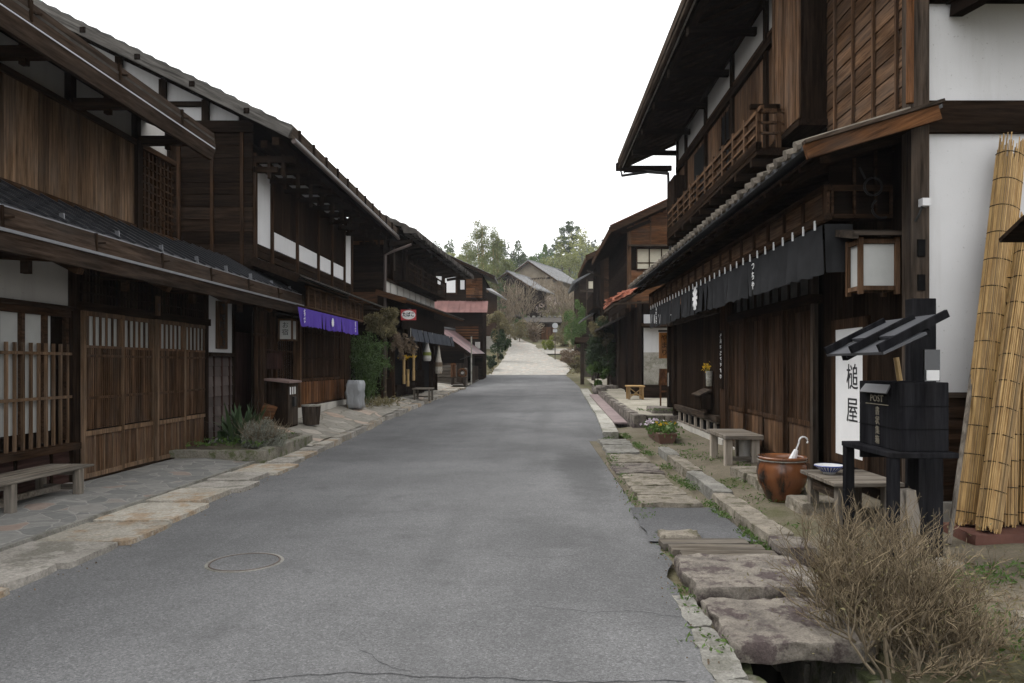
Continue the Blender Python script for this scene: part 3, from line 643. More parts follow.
# ground floor
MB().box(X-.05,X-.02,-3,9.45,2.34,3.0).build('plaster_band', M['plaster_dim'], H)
for a,b in ((9.5,10.4),(10.45,11.35),(11.42,12.3),(12.35,13.2)):
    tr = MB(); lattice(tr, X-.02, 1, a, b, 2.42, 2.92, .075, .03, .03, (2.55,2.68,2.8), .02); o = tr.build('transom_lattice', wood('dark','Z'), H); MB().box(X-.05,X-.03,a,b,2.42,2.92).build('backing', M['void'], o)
MB().box(X-.06,X+.06,9.42,13.3,2.3,2.42).box(X-.06,X+.05,9.42,13.3,2.92,3.0).box(X-.06,X+.05,-3,9.42,2.28,2.34).build('lintel', wood('dark','Y'), H)
MB().box(X-.1,X+.16,9.4,13.35,-.1,.13).build('sill', wood('dark','Y'), H)
for k in range(4): sliding_door(H, X+(.0 if k%2 else .05), 1, 9.5+.925*k, 9.5+.925*(k+1)+.02, .13, 2.3, (1.84,2.24), (.76,1.84), (.2,.68), 'tan', .05)
for y in (9.42,13.17): MB().box(X-.08,X+.05,y-.06,y+.06,-.02,2.98).build('post', wood('dark','Z'), H)
w = MB(); w.box(X-.04,X+.02,-3,9.36,2.2,2.28)
for y in [9.3-.4*k for k in range(22)]: w.box(X-.04,X+.015,y-.025,y+.025,.66,2.2)
o = w.build('window_frame', wood('mid','Y'), H); MB().box(X-.07,X-.05,-3,9.36,.62,2.28).build('backing', wood('soot','Z'), o); MB().box(X-.045,X-.04,-3,9.05,.8,2.2).build('shoji_paper', M['paper'], o)
lattice(MB(), X+.0, 1, -3, 9.36, .62, 1.86, .135, .03, .03, (1.74,1.2), .035).build('window_lattice', wood('tan','Z'), H)
MB().box(X-.08,X+.14,-3,9.38,.54,.62).build('sill', wood('mid','Y'), H)
c = planks(MB(), 'Y', -3, 9.36, .04, .54, X-.06, .05, .17, False); c.build('cladding', wood('maroon','Y'), H)
o = MB().box(X-.03,X+.015,8.98,9.02,.04,.54).build('batten', wood('dark','Z'), H); rep(o, [(0,-.62*k,0) for k in range(1,9)])
# stretch with plaque, clapboards and brown door leaf
MB().box(X-.03,X+.03,13.25,14.28,1.83,2.85).build('plaster_panel', M['plaster'], H)
c = planks(MB(), 'Y', 13.26, 14.3, .1, 1.76, X-.03, .05, .185, False); c.build('cladding', plain('grey_brown_clapboard', (.095,.078,.072), .8, var=.3, scale=2, isl=(.75,1.25)), H)
o = MB().box(X+.01,X+.045,13.46,13.5,.1,1.76).build('batten', wood('maroon','Z'), H); rep(o, [(0,.34,0),(0,.68,0)])
MB().box(X-.08,X+.1,13.24,14.32,1.76,1.83).build('sill', wood('dark','Y'), H)
MB().box(X-.02,X+.03,14.42,15.36,.2,2.25).build('door', wood('maroon','Z'), H)
MB().box(X-.06,X+.05,14.3,14.4,.1,2.8).build('post', wood('dark','Z'), H)
b = thing('plaque', 'long brown nameplate board with faint brushed characters on the white plaster strip', 'plaque', (X+.02,13.68,1.9))
MB().box(X+.032,X+.06,13.55,14.02,1.9,2.78).build('board', wood('brown','Z'), b)
m = MB()
for k in range(5): strokes(m, 'L', (X+.061,13.79,2.66-.165*k), .2, .14, 8, 40+k)
m.build('lettering', M['ink'], b)
b = thing('wooden_tag', 'small wooden name tag hanging on the lintel over the sliding doors', 'tag', (X+.08,11.4,2.45))
MB().box(X+.065,X+.085,11.34,11.46,2.36,2.66).build('board', wood('brown','Z'), b); m = MB(); strokes(m,'L',(X+.087,11.4,2.5),.07,.2,7,3); m.build('lettering', M['ink'], b)
# ---------- second house with purple curtain
X = -5.5
H = thing('house', 'two-storey dark timber house with white plaster strips and a purple curtain', 'building', (X,18,0))
MB().box(-12,X-.12,15.44,22.2,.3,3.1).box(-12,X-.12,14.46,22.2,3.1,5.95).prism([(-12,14.46,5.95),(X-.12,14.46,5.95),(X-.3,14.46,6.15),(-9.5,14.46,8.1),(-12,14.46,6.9)], (0,7.7,0)).build('wall', wood('soot','Y'), H)
planks(MB(), 'X', -8.6, X-.02, 3.0, 6.12, 14.45, -.03, .24, False).build('cladding', wood('dark','X'), H)
for x in (-5.72,-6.3,-6.95,-7.6): MB().box(x-.03,x+.03,14.37,14.42,3.,6.12).build('batten', wood('mid','Z'), H)
MB().prism([(-5.8,14.41,6.34),(-9.4,14.41,6.34),(-9.4,14.41,8.2),(-5.8,14.41,6.44)], (0,.04,0)).build('gable_plaster', M['plaster'], H)
MB().box(-10,X+.0,14.34,14.44,6.12,6.34).build('tie_beam', wood('dark','X'), H)
for x,ztop in ((-6.42,6.75),(-7.25,7.15),(-8.1,7.6)): MB().box(x-.07,x+.07,14.35,14.43,6.34,ztop).build('post', wood('dark','Z'), H)
MB().box(-8.5,-6.5,14.36,14.43,6.62,6.72).build('gable_rail', wood('dark','X'), H)
U = MB(); U.box(X-.06,X-.02,14.56,15.38,3.9,5.75).build('plaster_strip', M['plaster'], H); MB().box(X-.06,X-.02,21.3,22.05,3.9,5.75).build('plaster_strip', M['plaster'], H)
for a,b in ((15.46,17.0),(17.1,18.65),(18.75,19.9),(20.0,21.2)): MB().box(X-.06,X-.02,a,b,4.03,4.4).build('plaster_panel', M['plaster'], H)
MB().box(X-.06,X-.03,14.6,22.1,3.66,3.72).build('plaster_line', M['plaster'], H)
planks(MB(), 'Y', 15.46, 21.25, 4.42, 5.5, X-.07, .05, .3).build('board_wall', wood('dark','Z'), H)
planks(MB(), 'Y', 14.5, 22.1, 3.74, 4.01, X-.07, .05, .15, False).build('skirt_board', wood('dark','Y'), H)
for y in (14.5,15.42,17.05,18.7,19.95,21.25,22.1): MB().box(X-.06,X+.03,y-.045,y+.045,3.7,5.75).build('post', wood('mid','Z'), H)
MB().box(X-.07,X+.02,14.5,22.1,5.5,5.58).build('wall_rail', wood('dark','Y'), H)
MB().box(X-.06,X-.02,15.46,21.2,5.58,5.9).build('plaster_band', M['plaster'], H)
br = MB(); br.beam((X-.05,14.5,5.62),(-4.72,14.5,5.62),.1,.13).beam((X-.05,14.5,5.42),(-5.05,14.5,5.42),.09,.11).box(-4.98,-4.92,14.46,14.54,5.3,5.85).box(-5.25,-5.19,14.46,14.54,5.25,5.7); o = br.build('bracket_arm', wood('dark','X'), H); rep(o, [(0,.88*k,0) for k in range(1,11)])
MB().beam((-4.82,13.7,5.75),(-4.82,24,5.75),.13,.15).beam((-5.15,14.0,5.78),(-5.15,24,5.78),.12,.14).build('eave_beam', wood('dark','Y'), H)
ro = roof(MB(), (-4.55,13.6,6.0),(-4.55,24.1,6.0),(-9.6,13.6,8.5),(-9.6,24.1,8.5), 20, .07, .045).slab((-9.4,13.6,8.4),(-9.4,24.1,8.4),(-13,24.1,6.6),(-13,13.6,6.6),.08).build('roof', M['tile'], H)
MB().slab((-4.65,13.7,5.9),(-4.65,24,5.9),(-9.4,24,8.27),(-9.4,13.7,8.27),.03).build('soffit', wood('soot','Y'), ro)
vb = MB(); vb.beam((-4.5,13.58,5.87),(-9.6,13.58,8.39),.06,.22).build('barge_board', wood('weather','D'), ro)
for x in (-5.3,-6.3,-7.3,-8.3): MB().beam((x,13.535,5.91+(-4.6-x)*.494),(x,13.56,5.91+(-4.6-x)*.494),.1,.1).build('purlin_peg', wood('soot','Z'), ro)
fa = MB(); fa.beam((-4.52,13.6,5.9),(-4.52,24.1,5.9),.05,.26)
fa.build('eave_fascia', wood('greybrown','Y'), ro); MB().tube([(-4.47,13.65,5.73),(-4.47,24.1,5.71)], .045, 8).build('gutter', M['gutter'], ro)
MB().box(-4.44,-4.43,13.65,24.0,5.765,5.775).build('flashing', M['silver'], ro)
o = MB().box(-4.5,-4.46,14.0,14.07,5.78,6.04).build('gutter_strap', wood('dark','Z'), ro); rep(o, [(0,.9*k,0) for k in range(1,12)])
# porch of the second house
po = roof(MB(), (-4.58,14.3,3.34),(-4.58,22.6,3.34),(-5.55,14.3,3.7),(-5.55,22.6,3.7), 6, .035, .02).build('porch_roof', M['shingle'], H)
MB().slab((-4.6,14.3,3.28),(-4.6,22.5,3.28),(-5.5,22.5,3.6),(-5.5,14.3,3.6),.03).beam((-4.58,14.28,3.27),(-5.6,14.28,3.66),.06,.16).build('soffit', wood('dark','Y'), po)
f = MB(); f.box(-4.86,-4.83,15.62,20.6,2.84,3.24); f.build('fascia_panel', wood('mid','Y'), H)
MB().box(-4.88,-4.8,15.62,20.6,2.79,2.84).box(-4.88,-4.8,15.62,20.6,3.24,3.28).build('fascia_rail', wood('brown','Y'), H)
o = MB().box(-4.83,-4.805,15.64,15.69,2.84,3.24).build('fascia_batten', wood('brown','Z'), H); rep(o, [(0,.445*k,0) for k in range(1,12)])
MB().beam((-5.5,20.6,2.95),(-4.85,20.6,2.95),.08,.35).build('fascia_return', wood('dark','X'), H)
# front: slats, entrance, lattice doors
lattice(MB(), X-.02, 1, 14.45, 15.42, .55, 2.75, .155, .05, .05, (.6,2.2,2.7), .05).build('slat_screen', wood('mid','Z'), H)
MB().box(X-.06,X-.03,14.45,15.42,.45,2.75).build('backing', wood('soot','Z'), H)
sd = MB(); lattice(sd, X-.1, 1, 15.5, 16.95, .5, 2.3, .13, .03, .03, (1.25,1.9,2.28), .035); o = sd.build('entrance_lattice', wood('mid','Z'), H)
MB().box(X-.13,X-.12,15.5,16.95,1.2,2.28).build('shoji_paper', M['paper'], o); MB().box(X-.118,X-.11,15.5,16.95,.4,1.2).build('kick_board', wood('dark','Z'), o)
for k in range(4):
    y0 = 17.15+.98*k; sliding_door(H, X-.02, 1, y0, y0+.97, .62, 2.6, None, (1.3,2.5), (.7,1.22), 'mid', .055)
planks(MB(), 'Y', 17.15, 21.1, .68, 1.2, X+.028, .015, .2).build('weathered_kick_board', wood('warm','Z'), H)
lattice(MB(), X+.0, 1, 20.6, 21.6, .6, 2.75, .14, .05, .05, (.65,2.7)).build('slat_screen', wood('mid','Z'), H)
for y in (15.46,17.05,21.1,21.6): MB().box(X-.08,X+.08,y-.055,y+.055,.35,2.8).build('post', wood('mid' if y != 17.05 else 'brown','Z'), H)
MB().box(X-.1,X+.1,15.4,21.7,.3,.62).build('plinth', M['foundation'], H); MB().box(X-.08,X+.06,15.4,21.7,2.6,2.75).build('lintel', wood('dark','Y'), H)
# things on and before these houses
def noren(name, label, X, s, y0, y1, z0, z1, mat, pw, root_loc, texts, loops=True, wave=.02):
    t = thing(name, label, 'curtain', root_loc); m = MB(); n = round((y1-y0)/pw); W = (y1-y0)/n
    for k in range(n):
        a = y0+k*W; sg = rnd.uniform(.02,.05); tw = rnd.uniform(-.05,.05)
        def fn(u, v, a=a, sg=sg, tw=tw, k=k):
            gap = .005*max(0,(v-.3))/.7; yy = a+gap+(W-2*gap)*u; z = z1-(z1-z0)*v-.012*v*math.sin(6*u+k)
            return (X+s*(wave*math.sin(yy*9)*v+sg*math.sin(math.pi*u)*v+tw*(u-.5)*v*1.5+.04*v*nz(0,yy,1,1.2)), yy, z)
        m.grid(8, 6, fn)
    m.build('cloth', mat, t, smooth=True)
    MB().tube([(X+s*.0,y0-.05,z1+.03),(X+s*.0,y1+.05,z1+.03)], .014, 6).build('rod', wood('mid','Y'), t)
    return t, W, n
t, W, n = noren('shop_curtain', 'purple split curtain with white crest hanging over the second left house front', -4.78, 1, 14.85, 19.85, 2.4, 2.77, M['purple'], .33, (-4.78,17.3,2.3), None)
m = MB(); m.v = []; m.f = []
for k in range(12):
    an = k*math.pi/6; m.beam((-4.735,17.25+.05*math.cos(an),2.59+.05*math.sin(an)),(-4.735,17.25+.09*math.cos(an),2.59+.1*math.sin(an)),.035,.004,(1,0,0))
m.tube([(-4.737,17.25,2.59),(-4.733,17.25,2.59)], .05, 12); m.build('crest', M['white'], t)
for y in (15.1,19.35):
    m = MB(); [strokes(m,'L',(-4.725,y,2.7-.075*k),.09,.06,6,20+k) for k in range(4)]; m.build('lettering', M['white'], t)
b = thing('lantern_sign', 'small square white paper lamp sign left of the purple curtain', 'lantern sign', (-5.2,15.5,2.1))
fr = MB(); 
for x in (-5.33,-5.06):
    for y in (15.35,15.62): fr.box(x-.018,x+.018,y-.018,y+.018,2.1,2.56)
for z in (2.12,2.54): fr.box(-5.345,-5.045,15.335,15.635,z-.018,z+.018)
fr.build('frame', wood('brown','Z'), b); MB().box(-5.33,-5.06,15.35,15.62,2.14,2.52).build('paper_panel', M['paper'], b)
MB().slab((-5.0,15.25,2.62),(-5.0,15.72,2.62),(-5.46,15.72,2.72),(-5.46,15.25,2.72),.03).beam((-5.4,15.48,2.62),(-5.55,15.48,2.62),.05,.05).build('roof', wood('dark','X'), b)
text('lettering', 'お宿', 'F', (-5.2,15.347,2.49), .14, M['ink'], b)
b = thing('letter_box', 'small red-brown wooden letter box on the slats below the lamp sign', 'letter box', (-5.35,15.15,1.5))
MB().box(-5.46,-5.24,15.0,15.3,1.52,1.84).build('body', wood('maroon','Z'), b); MB().slab((-5.2,14.97,1.86),(-5.2,15.33,1.86),(-5.47,15.33,1.92),(-5.47,14.97,1.92),.02).build('lid', wood('maroon','X'), b)
t = thing('wooden_cabinet', 'tall brown wooden cabinet with a reddish lid before the purple curtain house', 'cabinet', (-5.2,15.3,.33))
MB().box(-5.42,-5.02,14.95,15.6,.33,1.27).build('body', wood('dark','Z'), t); MB().slab((-4.96,14.88,1.27),(-4.96,15.67,1.27),(-5.48,15.67,1.33),(-5.48,14.88,1.33),.04).build('lid', plain('faded_lid', (.19,.13,.115), .7, var=.25), t)
MB().box(-5.02,-5.008,14.98,15.57,.36,1.24).build('door', wood('greybrown','Z'), t)
m = MB(); [m.box(-5.008,-5.004,15.06+.14*k,15.12+.14*k,1.0,1.15) for k in range(3)]; m.build('lettering', M['white'], t); MB().box(-5.008,-4.96,15.2,15.32,.75,.95).build('latch', M['iron'], t)
t = thing('barrel', 'low grey-brown wooden tub bin beside the tall brown cabinet', 'barrel', (-4.86,16.0,.3))
MB().lathe((-4.86,16.0,.31), [(.0,0),(.17,0),(.2,.4),(.0,.4)], 20).build('body', wood('greybrown','Z'), t); MB().lathe((-4.86,16,.31), [(.205,.40),(.21,.43),(.0,.445)], 20).build('lid', M['concrete'], t)
tag(MB().beam((-5.45,14.6,.3),(-5.3,14.8,.8),.28,.02,(0,1,0)).build('board', wood('warm','X')), 'tan offcut board leaning against the side of the brown cabinet', 'board')
t = thing('stool', 'low rough plank stool behind the spiky plant', 'stool', (-5.6,14.3,.2)); MB().box(-5.8,-5.4,14.0,14.6,.5,.55).build('seat', wood('greybrown','Y'), t); o = MB().box(-5.78,-5.72,14.05,14.1,.12,.5).build('leg', wood('greybrown','Z'), t); rep(o, [(.3,0,0),(0,.46,0),(.3,.46,0)])
# planter bed with agave and lavender-like bush
t = thing('planter_bed', 'stone edged planting bed with dark soil beside the clapboard wall', 'planting bed', (-5.1,13.,.1))
MB().rock(-5.85,-4.3,11.75,11.93,-.02,.24,.012,14,2,3,.02).rock(-4.5,-4.3,11.93,14.3,-.02,.25,.012,14,6,3,.02).rock(-5.4,-4.5,14.15,14.3,.05,.3,.012,8,3,3,.02).build('edging', M['stone_moss'], t)
MB().grid(12,16,lambda u,v: (-5.88+1.42*u,11.88+2.35*v,.2+.06*nz(u*2,v*3,1,2)+.05*math.sin(3.14*u))).build('soil', M['soil'], t)
t = thing('spiky_plant', 'dark green sword-leaved plant growing in the stone edged bed', 'plant', (-5.35,13.1,.2)); m = MB(); q = random.Random(4)
for k in range(95):
    an = q.uniform(0,6.28); el = q.uniform(.3,1.4); L = q.uniform(.5,.85); d = Vector((math.cos(an)*math.cos(el),math.sin(an)*math.cos(el),math.sin(el))); sd = d.cross(Vector((0,0,1))).normalized(); p = Vector((-5.2+q.gauss(0,.12),13.1+q.gauss(0,.12),.22))
    a = p+d*L*.55+Vector((0,0,.03)); e = p+d*L+Vector((0,0,-.12*math.cos(el))); w = .042
    m.add([p-sd*w*.6,p+sd*w*.6,a+sd*w,a-sd*w,e], [(0,1,2,3),(3,2,4)])
m.build('foliage', leafmat('sword_leaf', (.018,.036,.013), (.065,.105,.045), .1), t)
t = thing('silver_shrub', 'rounded silver-grey lavender-like shrub at the front of the stone edged bed', 'shrub', (-4.62,12.5,.2))
m = stroke_twigs(MB(), (-4.62,12.5,.2), 220, .5, .006, 1.1, 9, 3, 1., 2, .12); m.build('stem', M['twig_dark'], t)
pts = rng.normal(size=(5200,3)); pts /= np.linalg.norm(pts,axis=1)[:,None]; pts = pts*(rng.uniform(.35,1,(5200,1))**.5)*np.array((.36,.36,.32))*(1+.18*np.sin(pts[:,:1]*9)); pts[:,2] = np.abs(pts[:,2])*1.35
leaves(pts+np.array((-4.62,12.5,.23)), .05, M['leaf_silver'], 'foliage', t, .18, 1.)
o = leaves([( -5.0+rnd.uniform(-.7,.55),12.+rnd.uniform(0,2),.27+rnd.uniform(0,.08)) for _ in range(500)], .06, M['leaf_green'], 'bed_weeds', None, .5, .8); o['kind'] = 'stuff'
# bench at the left front
t = thing('bench', 'long low weathered plank bench in front of the lattice window', 'bench', (-5.45,7.95,.07))
s_ = MB(); [s_.box(-5.76+.135*k,-5.76+.135*k+.128,7.2,8.76,.405,.432) for k in range(4)]; s_.build('seat', wood('grey','Y'), t, bevel=.006)
for x in (-5.27,-5.70):
    for y in (7.42,8.52): MB().box(x-.04,x+.04,y-.045,y+.045,.05,.405).build('leg', wood('grey','Z'), t, bevel=.006)
MB().box(-5.66,-5.31,7.4,7.44,.34,.4).box(-5.66,-5.31,8.5,8.54,.34,.4).box(-5.5,-5.46,7.44,8.5,.17,.23).box(-5.66,-5.31,7.4,7.44,.17,.23).box(-5.66,-5.31,8.5,8.54,.17,.23).build('stretcher', wood('grey','X'), t)
# grey tarp and bamboo bush at the end of the second house
t = MB().rock(-5.18,-4.78,20.1,20.8,.42,1.17,.05,22,6.,3.0,.12)
tag(t.build('tarp_cover', M['tarp'], smooth=True), 'grey tarpaulin draped over a narrow upright load beside the green bamboo bush', 'tarp')
t = thing('bamboo_bush', 'green arching bamboo bush between the purple curtain house and the shop', 'bush', (-4.95,22.3,.45)); m = MB(); q = random.Random(6); P = []
for k in range(34):
    an = q.uniform(0,6.28); b = Vector((-5.2+q.gauss(0,.14),22.3+q.gauss(0,.3),.45)); h = q.uniform(1.1,2.15); r_ = q.uniform(.05,.38); tp = b+Vector((math.cos(an)*r_+.12,math.sin(an)*r_*1.4,h)); e = tp+Vector((math.cos(an)*.25,math.sin(an)*.3,-.2)); pts = [b,b.lerp(tp,.5)+Vector((0,0,.15)),tp,e]; m.tube(pts,[.012,.01,.007,.003],4)
    for j in range(120):
        f = q.uniform(.25,3.); i = min(2,int(f)); p = pts[i].lerp(pts[i+1],f-i); P.append((p.x+q.gauss(0,.1),p.y+q.gauss(0,.12),p.z+q.gauss(0,.08)))
m.build('stem', M['leaf_green'], t); leaves(P, .14, leafmat('dark_bamboo_leaf', (.022,.045,.012), (.075,.12,.035)), 'foliage', t, .2, .2)  # bush leaves in a darker green than the tall bamboo
o = leaves([(-4.8+rnd.gauss(0,.3),22.6+rnd.gauss(0,.8),zl(-4.8,22.6)+abs(rnd.gauss(0,.1))) for _ in range(700)], .12, M['leaf_olive'], 'weeds', None, .25, 1.); o['kind'] = 'stuff'
# overhanging shrub above the bamboo
t = thing('hanging_shrub', 'olive leaved shrub arching over the shop corner above the green bamboo bush', 'shrub', (-4.75,23.9,.4))
trunk_mb((-4.85,23.9,.4),(-4.75,23.7,3.0),.05,6,.45,3).build('trunk', M['bark'], t)
pts = crown_pts(2600,(-4.82,23.6,2.95),(.55,.6,.42),12,.38); leaves(pts,.12,M['leaf_olive'],'foliage',t,.35)
pts = crown_pts(700,(-4.4,23.6,2.4),(.22,.35,.5),7,.4); leaves(pts,.12,M['leaf_brown'],'dry_foliage',t,.3)
# ---------- shop with tobacco sign (own frame: x to the street, y along it)
H = thing('shop', 'dark open-fronted shop with slate cloth awning, white panel row and balcony', 'shop', (-5.0,24.3,0), rz=-R(3.8)); L = True
MB().box(-7,-.15,0,8.6,.35,2.95).box(-7,-.1,0,8.6,2.95,6.35).build('wall', wood('soot','Y'), H, L)
planks(MB(),'X',-2.2,0,2.9,5.9,0,-.03,.26,False).build('cladding', wood('dark','X'), H, L)
planks(MB(),'X',-2.2,-.2,3.6,4.0,-.034,-.012,.4,False).build('brown_board', wood('warm','X'), H, L)
MB().box(-1.2,0,-.06,-.03,5.55,5.75).build('tie_beam', wood('warm','X'), H, L)
MB().box(-.1,.02,0,8.6,3.95,4.02).box(-.1,.02,0,8.6,4.42,4.5).build('wall_rail', wood('dark','Y'), H, L)
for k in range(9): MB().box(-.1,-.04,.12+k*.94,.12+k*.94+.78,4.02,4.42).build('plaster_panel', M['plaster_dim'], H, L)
bl = MB().box(0,.45,1.6,8.6,4.5,4.58)
for z in (4.8,4.98,5.2): bl.box(.4,.44,1.6,8.6,z-.025,z+.025)
for k in range(8): bl.box(.39,.45,1.6+k,1.66+k,4.55,5.25)
bl.build('balcony', wood('dark','Y'), H, L)
for y in (1.1,2.9,4.7,6.5,8.3): MB().box(-.08,.04,y-.07,y+.07,4.5,5.9).build('post', wood('dark','Z'), H, L)
MB().box(-.09,-.03,3.0,3.4,4.6,5.9).box(-.09,-.03,1.25,1.6,4.9,5.7).build('shutter', wood('greybrown','Z'), H, L)
ro = roof(MB(), (.95,.2,6.05),(.95,13,6.05),(-4,.2,8.4),(-4,13,8.4),16,.13,.08); ro = ro.build('roof', M['shingle'], H, L)
MB().slab((.85,.3,5.95),(.85,12.9,5.95),(-3.9,12.9,8.2),(-3.9,.3,8.2),.04).build('soffit', wood('soot','Y'), ro, L)
fr = MB(); q = random.Random(2)
for k in range(70): y = .2+k*.183; fr.box(.6,.98+q.uniform(-.06,.05),y,y+.19,5.94+q.uniform(-.03,.02),6.1)
fr.build('eave_shingle', M['shingle'], ro, L)
o = MB().beam((-.05,.9,5.7),(.75,.9,5.82),.09,.12).build('bracket_arm', wood('dark','X'), H, L); rep(o,[(0,1.05*k,0) for k in range(1,11)])
MB().tube([(.85,.3,5.6),(.3,.1,5.35),(.06,-.05,5.2),(.06,-.05,.5)],.045,8).build('downpipe', M['gutter'], H, L)
po = roof(MB(), (.8,-.2,3.78),(.8,11.4,3.78),(-.1,-.2,4.02),(-.1,11.4,4.02),5,.04,.02).build('porch_roof', M['shingle'], H, L)
MB().slab((.78,-.2,3.72),(.78,11.3,3.72),(-.1,11.3,3.96),(-.1,-.2,3.96),.03).beam((.8,-.25,3.68),(-.2,-.25,3.98),.06,.18).build('soffit', wood('warm','X'), po, L)
MB().box(.3,.36,1.2,8.6,2.85,3.5).build('fascia_panel', wood('soot','Z'), H, L)
aw = MB(); [aw.grid(6,4,lambda u,v,k=k: (.62+.1*v+.02*math.sin(9*u+k),1.2+.9*k+.88*u,2.86-.43*v)) for k in range(9)]; aw = aw.build('awning', M['slatecloth'], H, L, smooth=True)
o = MB().box(.6,.622,1.19,1.215,2.47,2.87).build('awning_cord', M['plaster_dim'], aw, L); rep(o,[(0,1.8*k,0) for k in range(1,5)])
for y in (.05,1.15,3.1,5.4,7.6,8.5): MB().box(-.1,.06,y-.07,y+.07,.35,3.0).build('post', wood('mid' if y < 1.2 else 'dark','Z'), H, L)
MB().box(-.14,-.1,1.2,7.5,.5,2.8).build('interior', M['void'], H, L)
lattice(MB(),-.05,1,.2,1.1,.45,1.2,.15,.05,.04,(1.15,),.05).build('slat_screen', wood('dark','Z'), H, L)
MB().box(-.1,-.02,7.7,8.45,.45,2.4).build('door', wood('dark','Z'), H, L)
for k in range(3): MB().box(-.1,.12,1.3+1.5*k,2.6+1.5*k,.5+.0*k,.9+.25*k).build('display_shelf', wood('soot','Y'), H, L)
b = thing('enamel_sign', 'red enamel sign with white oval and black lettering at the shop corner', 'sign', (-4.15,24.1,3.0))
MB().box(-4.4,-3.9,24.08,24.1,3.06,3.4).build('board', M['red'], b); m = MB(); ov = [(-4.15+0.225*math.cos(k*.2618),24.078,3.23+.145*math.sin(k*.2618)) for k in range(24)]; m.prism(ov,(0,-.006,0)); m.build('oval', M['white'], b)
text('lettering','たばこ','F',(-4.15,24.07,3.315),.16,M['ink'],b,False,wid=.85,bold=.006); MB().box(-4.18,-4.12,24.1,24.5,3.4,3.45).build('bracket', M['iron'], b)
def hang(label, x, y, z0, z1, kind):
    t = thing('hanging_ornament', label, 'ornament', (x,y,z0), 'goods hanging in the shop front')
    MB().tube([(x,y,z1),(x,y,2.85)],.008,4).build('cord', M['rope'], t)
    if kind == 'b': MB().lathe((x,y,z0),[(0,0),(.05,0),(.055,.3*(z1-z0)),(.045,.32*(z1-z0)),(.05,z1-z0),(0,z1-z0)],8).build('bamboo_tube', M['bamboo'], t)
    else:
        MB().lathe((x,y,z0),[(0,0),(.13,.0),(.16,.12*(z1-z0)),(.14,.4*(z1-z0)),(.09,.6*(z1-z0)),(.03,z1-z0)],12).build('body', M['plaster_dim' if kind == 'w' else 'slab_left'], t); MB().lathe((x,y,z0),[(.155,.25*(z1-z0)),(.158,.4*(z1-z0))],12).build('band', M['leaf_lime' if kind == 'w' else 'leaf_brown'], t)
hang('tall golden bamboo tube hanging near the shop corner post', -4.55, 25.5, .95, 1.95, 'b'); hang('long golden bamboo tube in the middle of the shop opening', -4.35, 26.3, 1.05, 2.2, 'b'); hang('short golden bamboo tube lowest in the shop opening', -4.5, 26.0, .85, 1.45, 'b')
hang('white bell-shaped ornament with a lime band under the awning', -4.15, 28.2, 1.75, 2.6, 'w'); hang('slim pale ornament string beside the shop door', -4.0, 30.4, 1.25, 2.4, 's')
t = thing('flower_bunch', 'bunch of dried flowers and red leaves hung at the shop corner', 'flowers', (-4.5,25.2,1.6)); leaves(crown_pts(600,(-4.4,25.3,2.2),(.35,.3,.45),8,.4),.12,M['leaf_brown'],'dry_leaves',t); leaves(crown_pts(90,(-4.4,25.6,1.85),(.4,.4,.08),6,.3),.09,M['flower_y'],'yellow_flowers',t)
def table(name,label,cat,x0,x1,y0,y1,z0,z1,mat,group=None,th=.05,lw=.07):
    t = thing(name,label,cat,((x0+x1)/2,(y0+y1)/2,z0),group); MB().box(x0,x1,y0,y1,z1-th,z1).build('seat',wood(mat,'X'),t,bevel=.006)
    for x in (x0+lw,x1-lw):
        for y in (y0+lw,y1-lw): MB().box(x-lw/2,x+lw/2,y-lw/2,y+lw/2,z0,z1-th).build('leg',wood(mat,'Z'),t)
    MB().box(x0+lw,x1-lw,(y0+y1)/2-.02,(y0+y1)/2+.02,z0+.12,z0+.17).build('stretcher',wood(mat,'X'),t); return t
z = zl(-4.1,26.6); table('stool','low grey stool standing in front of the open shop','stool',-4.42,-3.75,26.4,27.3,z,z+.46,'grey')
z = zl(-3.6,38); table('bench','small dark bench carrying a ring-shaped wooden wheel and logs beyond the shop','bench',-4.35,-3.55,37.6,38.4,z-.03,z+.45,'greybrown')
t = thing('wooden_wheel','small round ring-shaped wooden wheel propped on the dark bench','ornament',(-3.8,38,z+.45)); m = MB()  # a small wooden wheel, built as rim and hub
for k in range(24):
    a0,a1 = k*.2618,(k+1)*.2618; m.tube([(-3.78+.2*math.cos(a0),38,z+.66+.2*math.sin(a0)),(-3.78+.2*math.cos(a1),38,z+.66+.2*math.sin(a1))],.06,6)
m.build('rim',wood('warm','X'),t); MB().tube([(-3.78,37.95,z+.66),(-3.78,38.06,z+.66)],.07,10).build('hub',M['plaster_dim'],t)
tag(MB().lathe((-4.25,38,z+.45),[(0,0),(.13,0),(.12,.55),(.14,.62),(.12,.7),(0,.72)],10).build('carved_post',wood('warm','Z')),'upright carved log at the left end of the dark bench','log')
tag(MB().lathe((-3.65,38.3,z-.02),[(0,0),(.12,0),(.11,.9),(0,.95)],10).build('tree_stump',wood('grey','Z')),'grey upright log behind the ring-shaped wooden wheel','log')
t = thing('log_pile','stack of long grey planks and logs beside the red tiled annex','wood stack',(-5.,39,.6))
for k in range(6): MB().box(-5.6+.0*k,-4.2,38.6+.05*(k%2),39.1,.66+.16*k,.79+.16*k).build('log',wood('grey','X'),t)
# ================================================================== RIGHT ROW
X = 3.7
H = thing('large_inn', 'large two-storey timber house at right with black curtain, balcony and white gable wall', 'building', (X,12,0))
MB().box(X+.12,11,7.12,19.4,.1,7.5).build('wall', wood('soot','Z'), H)
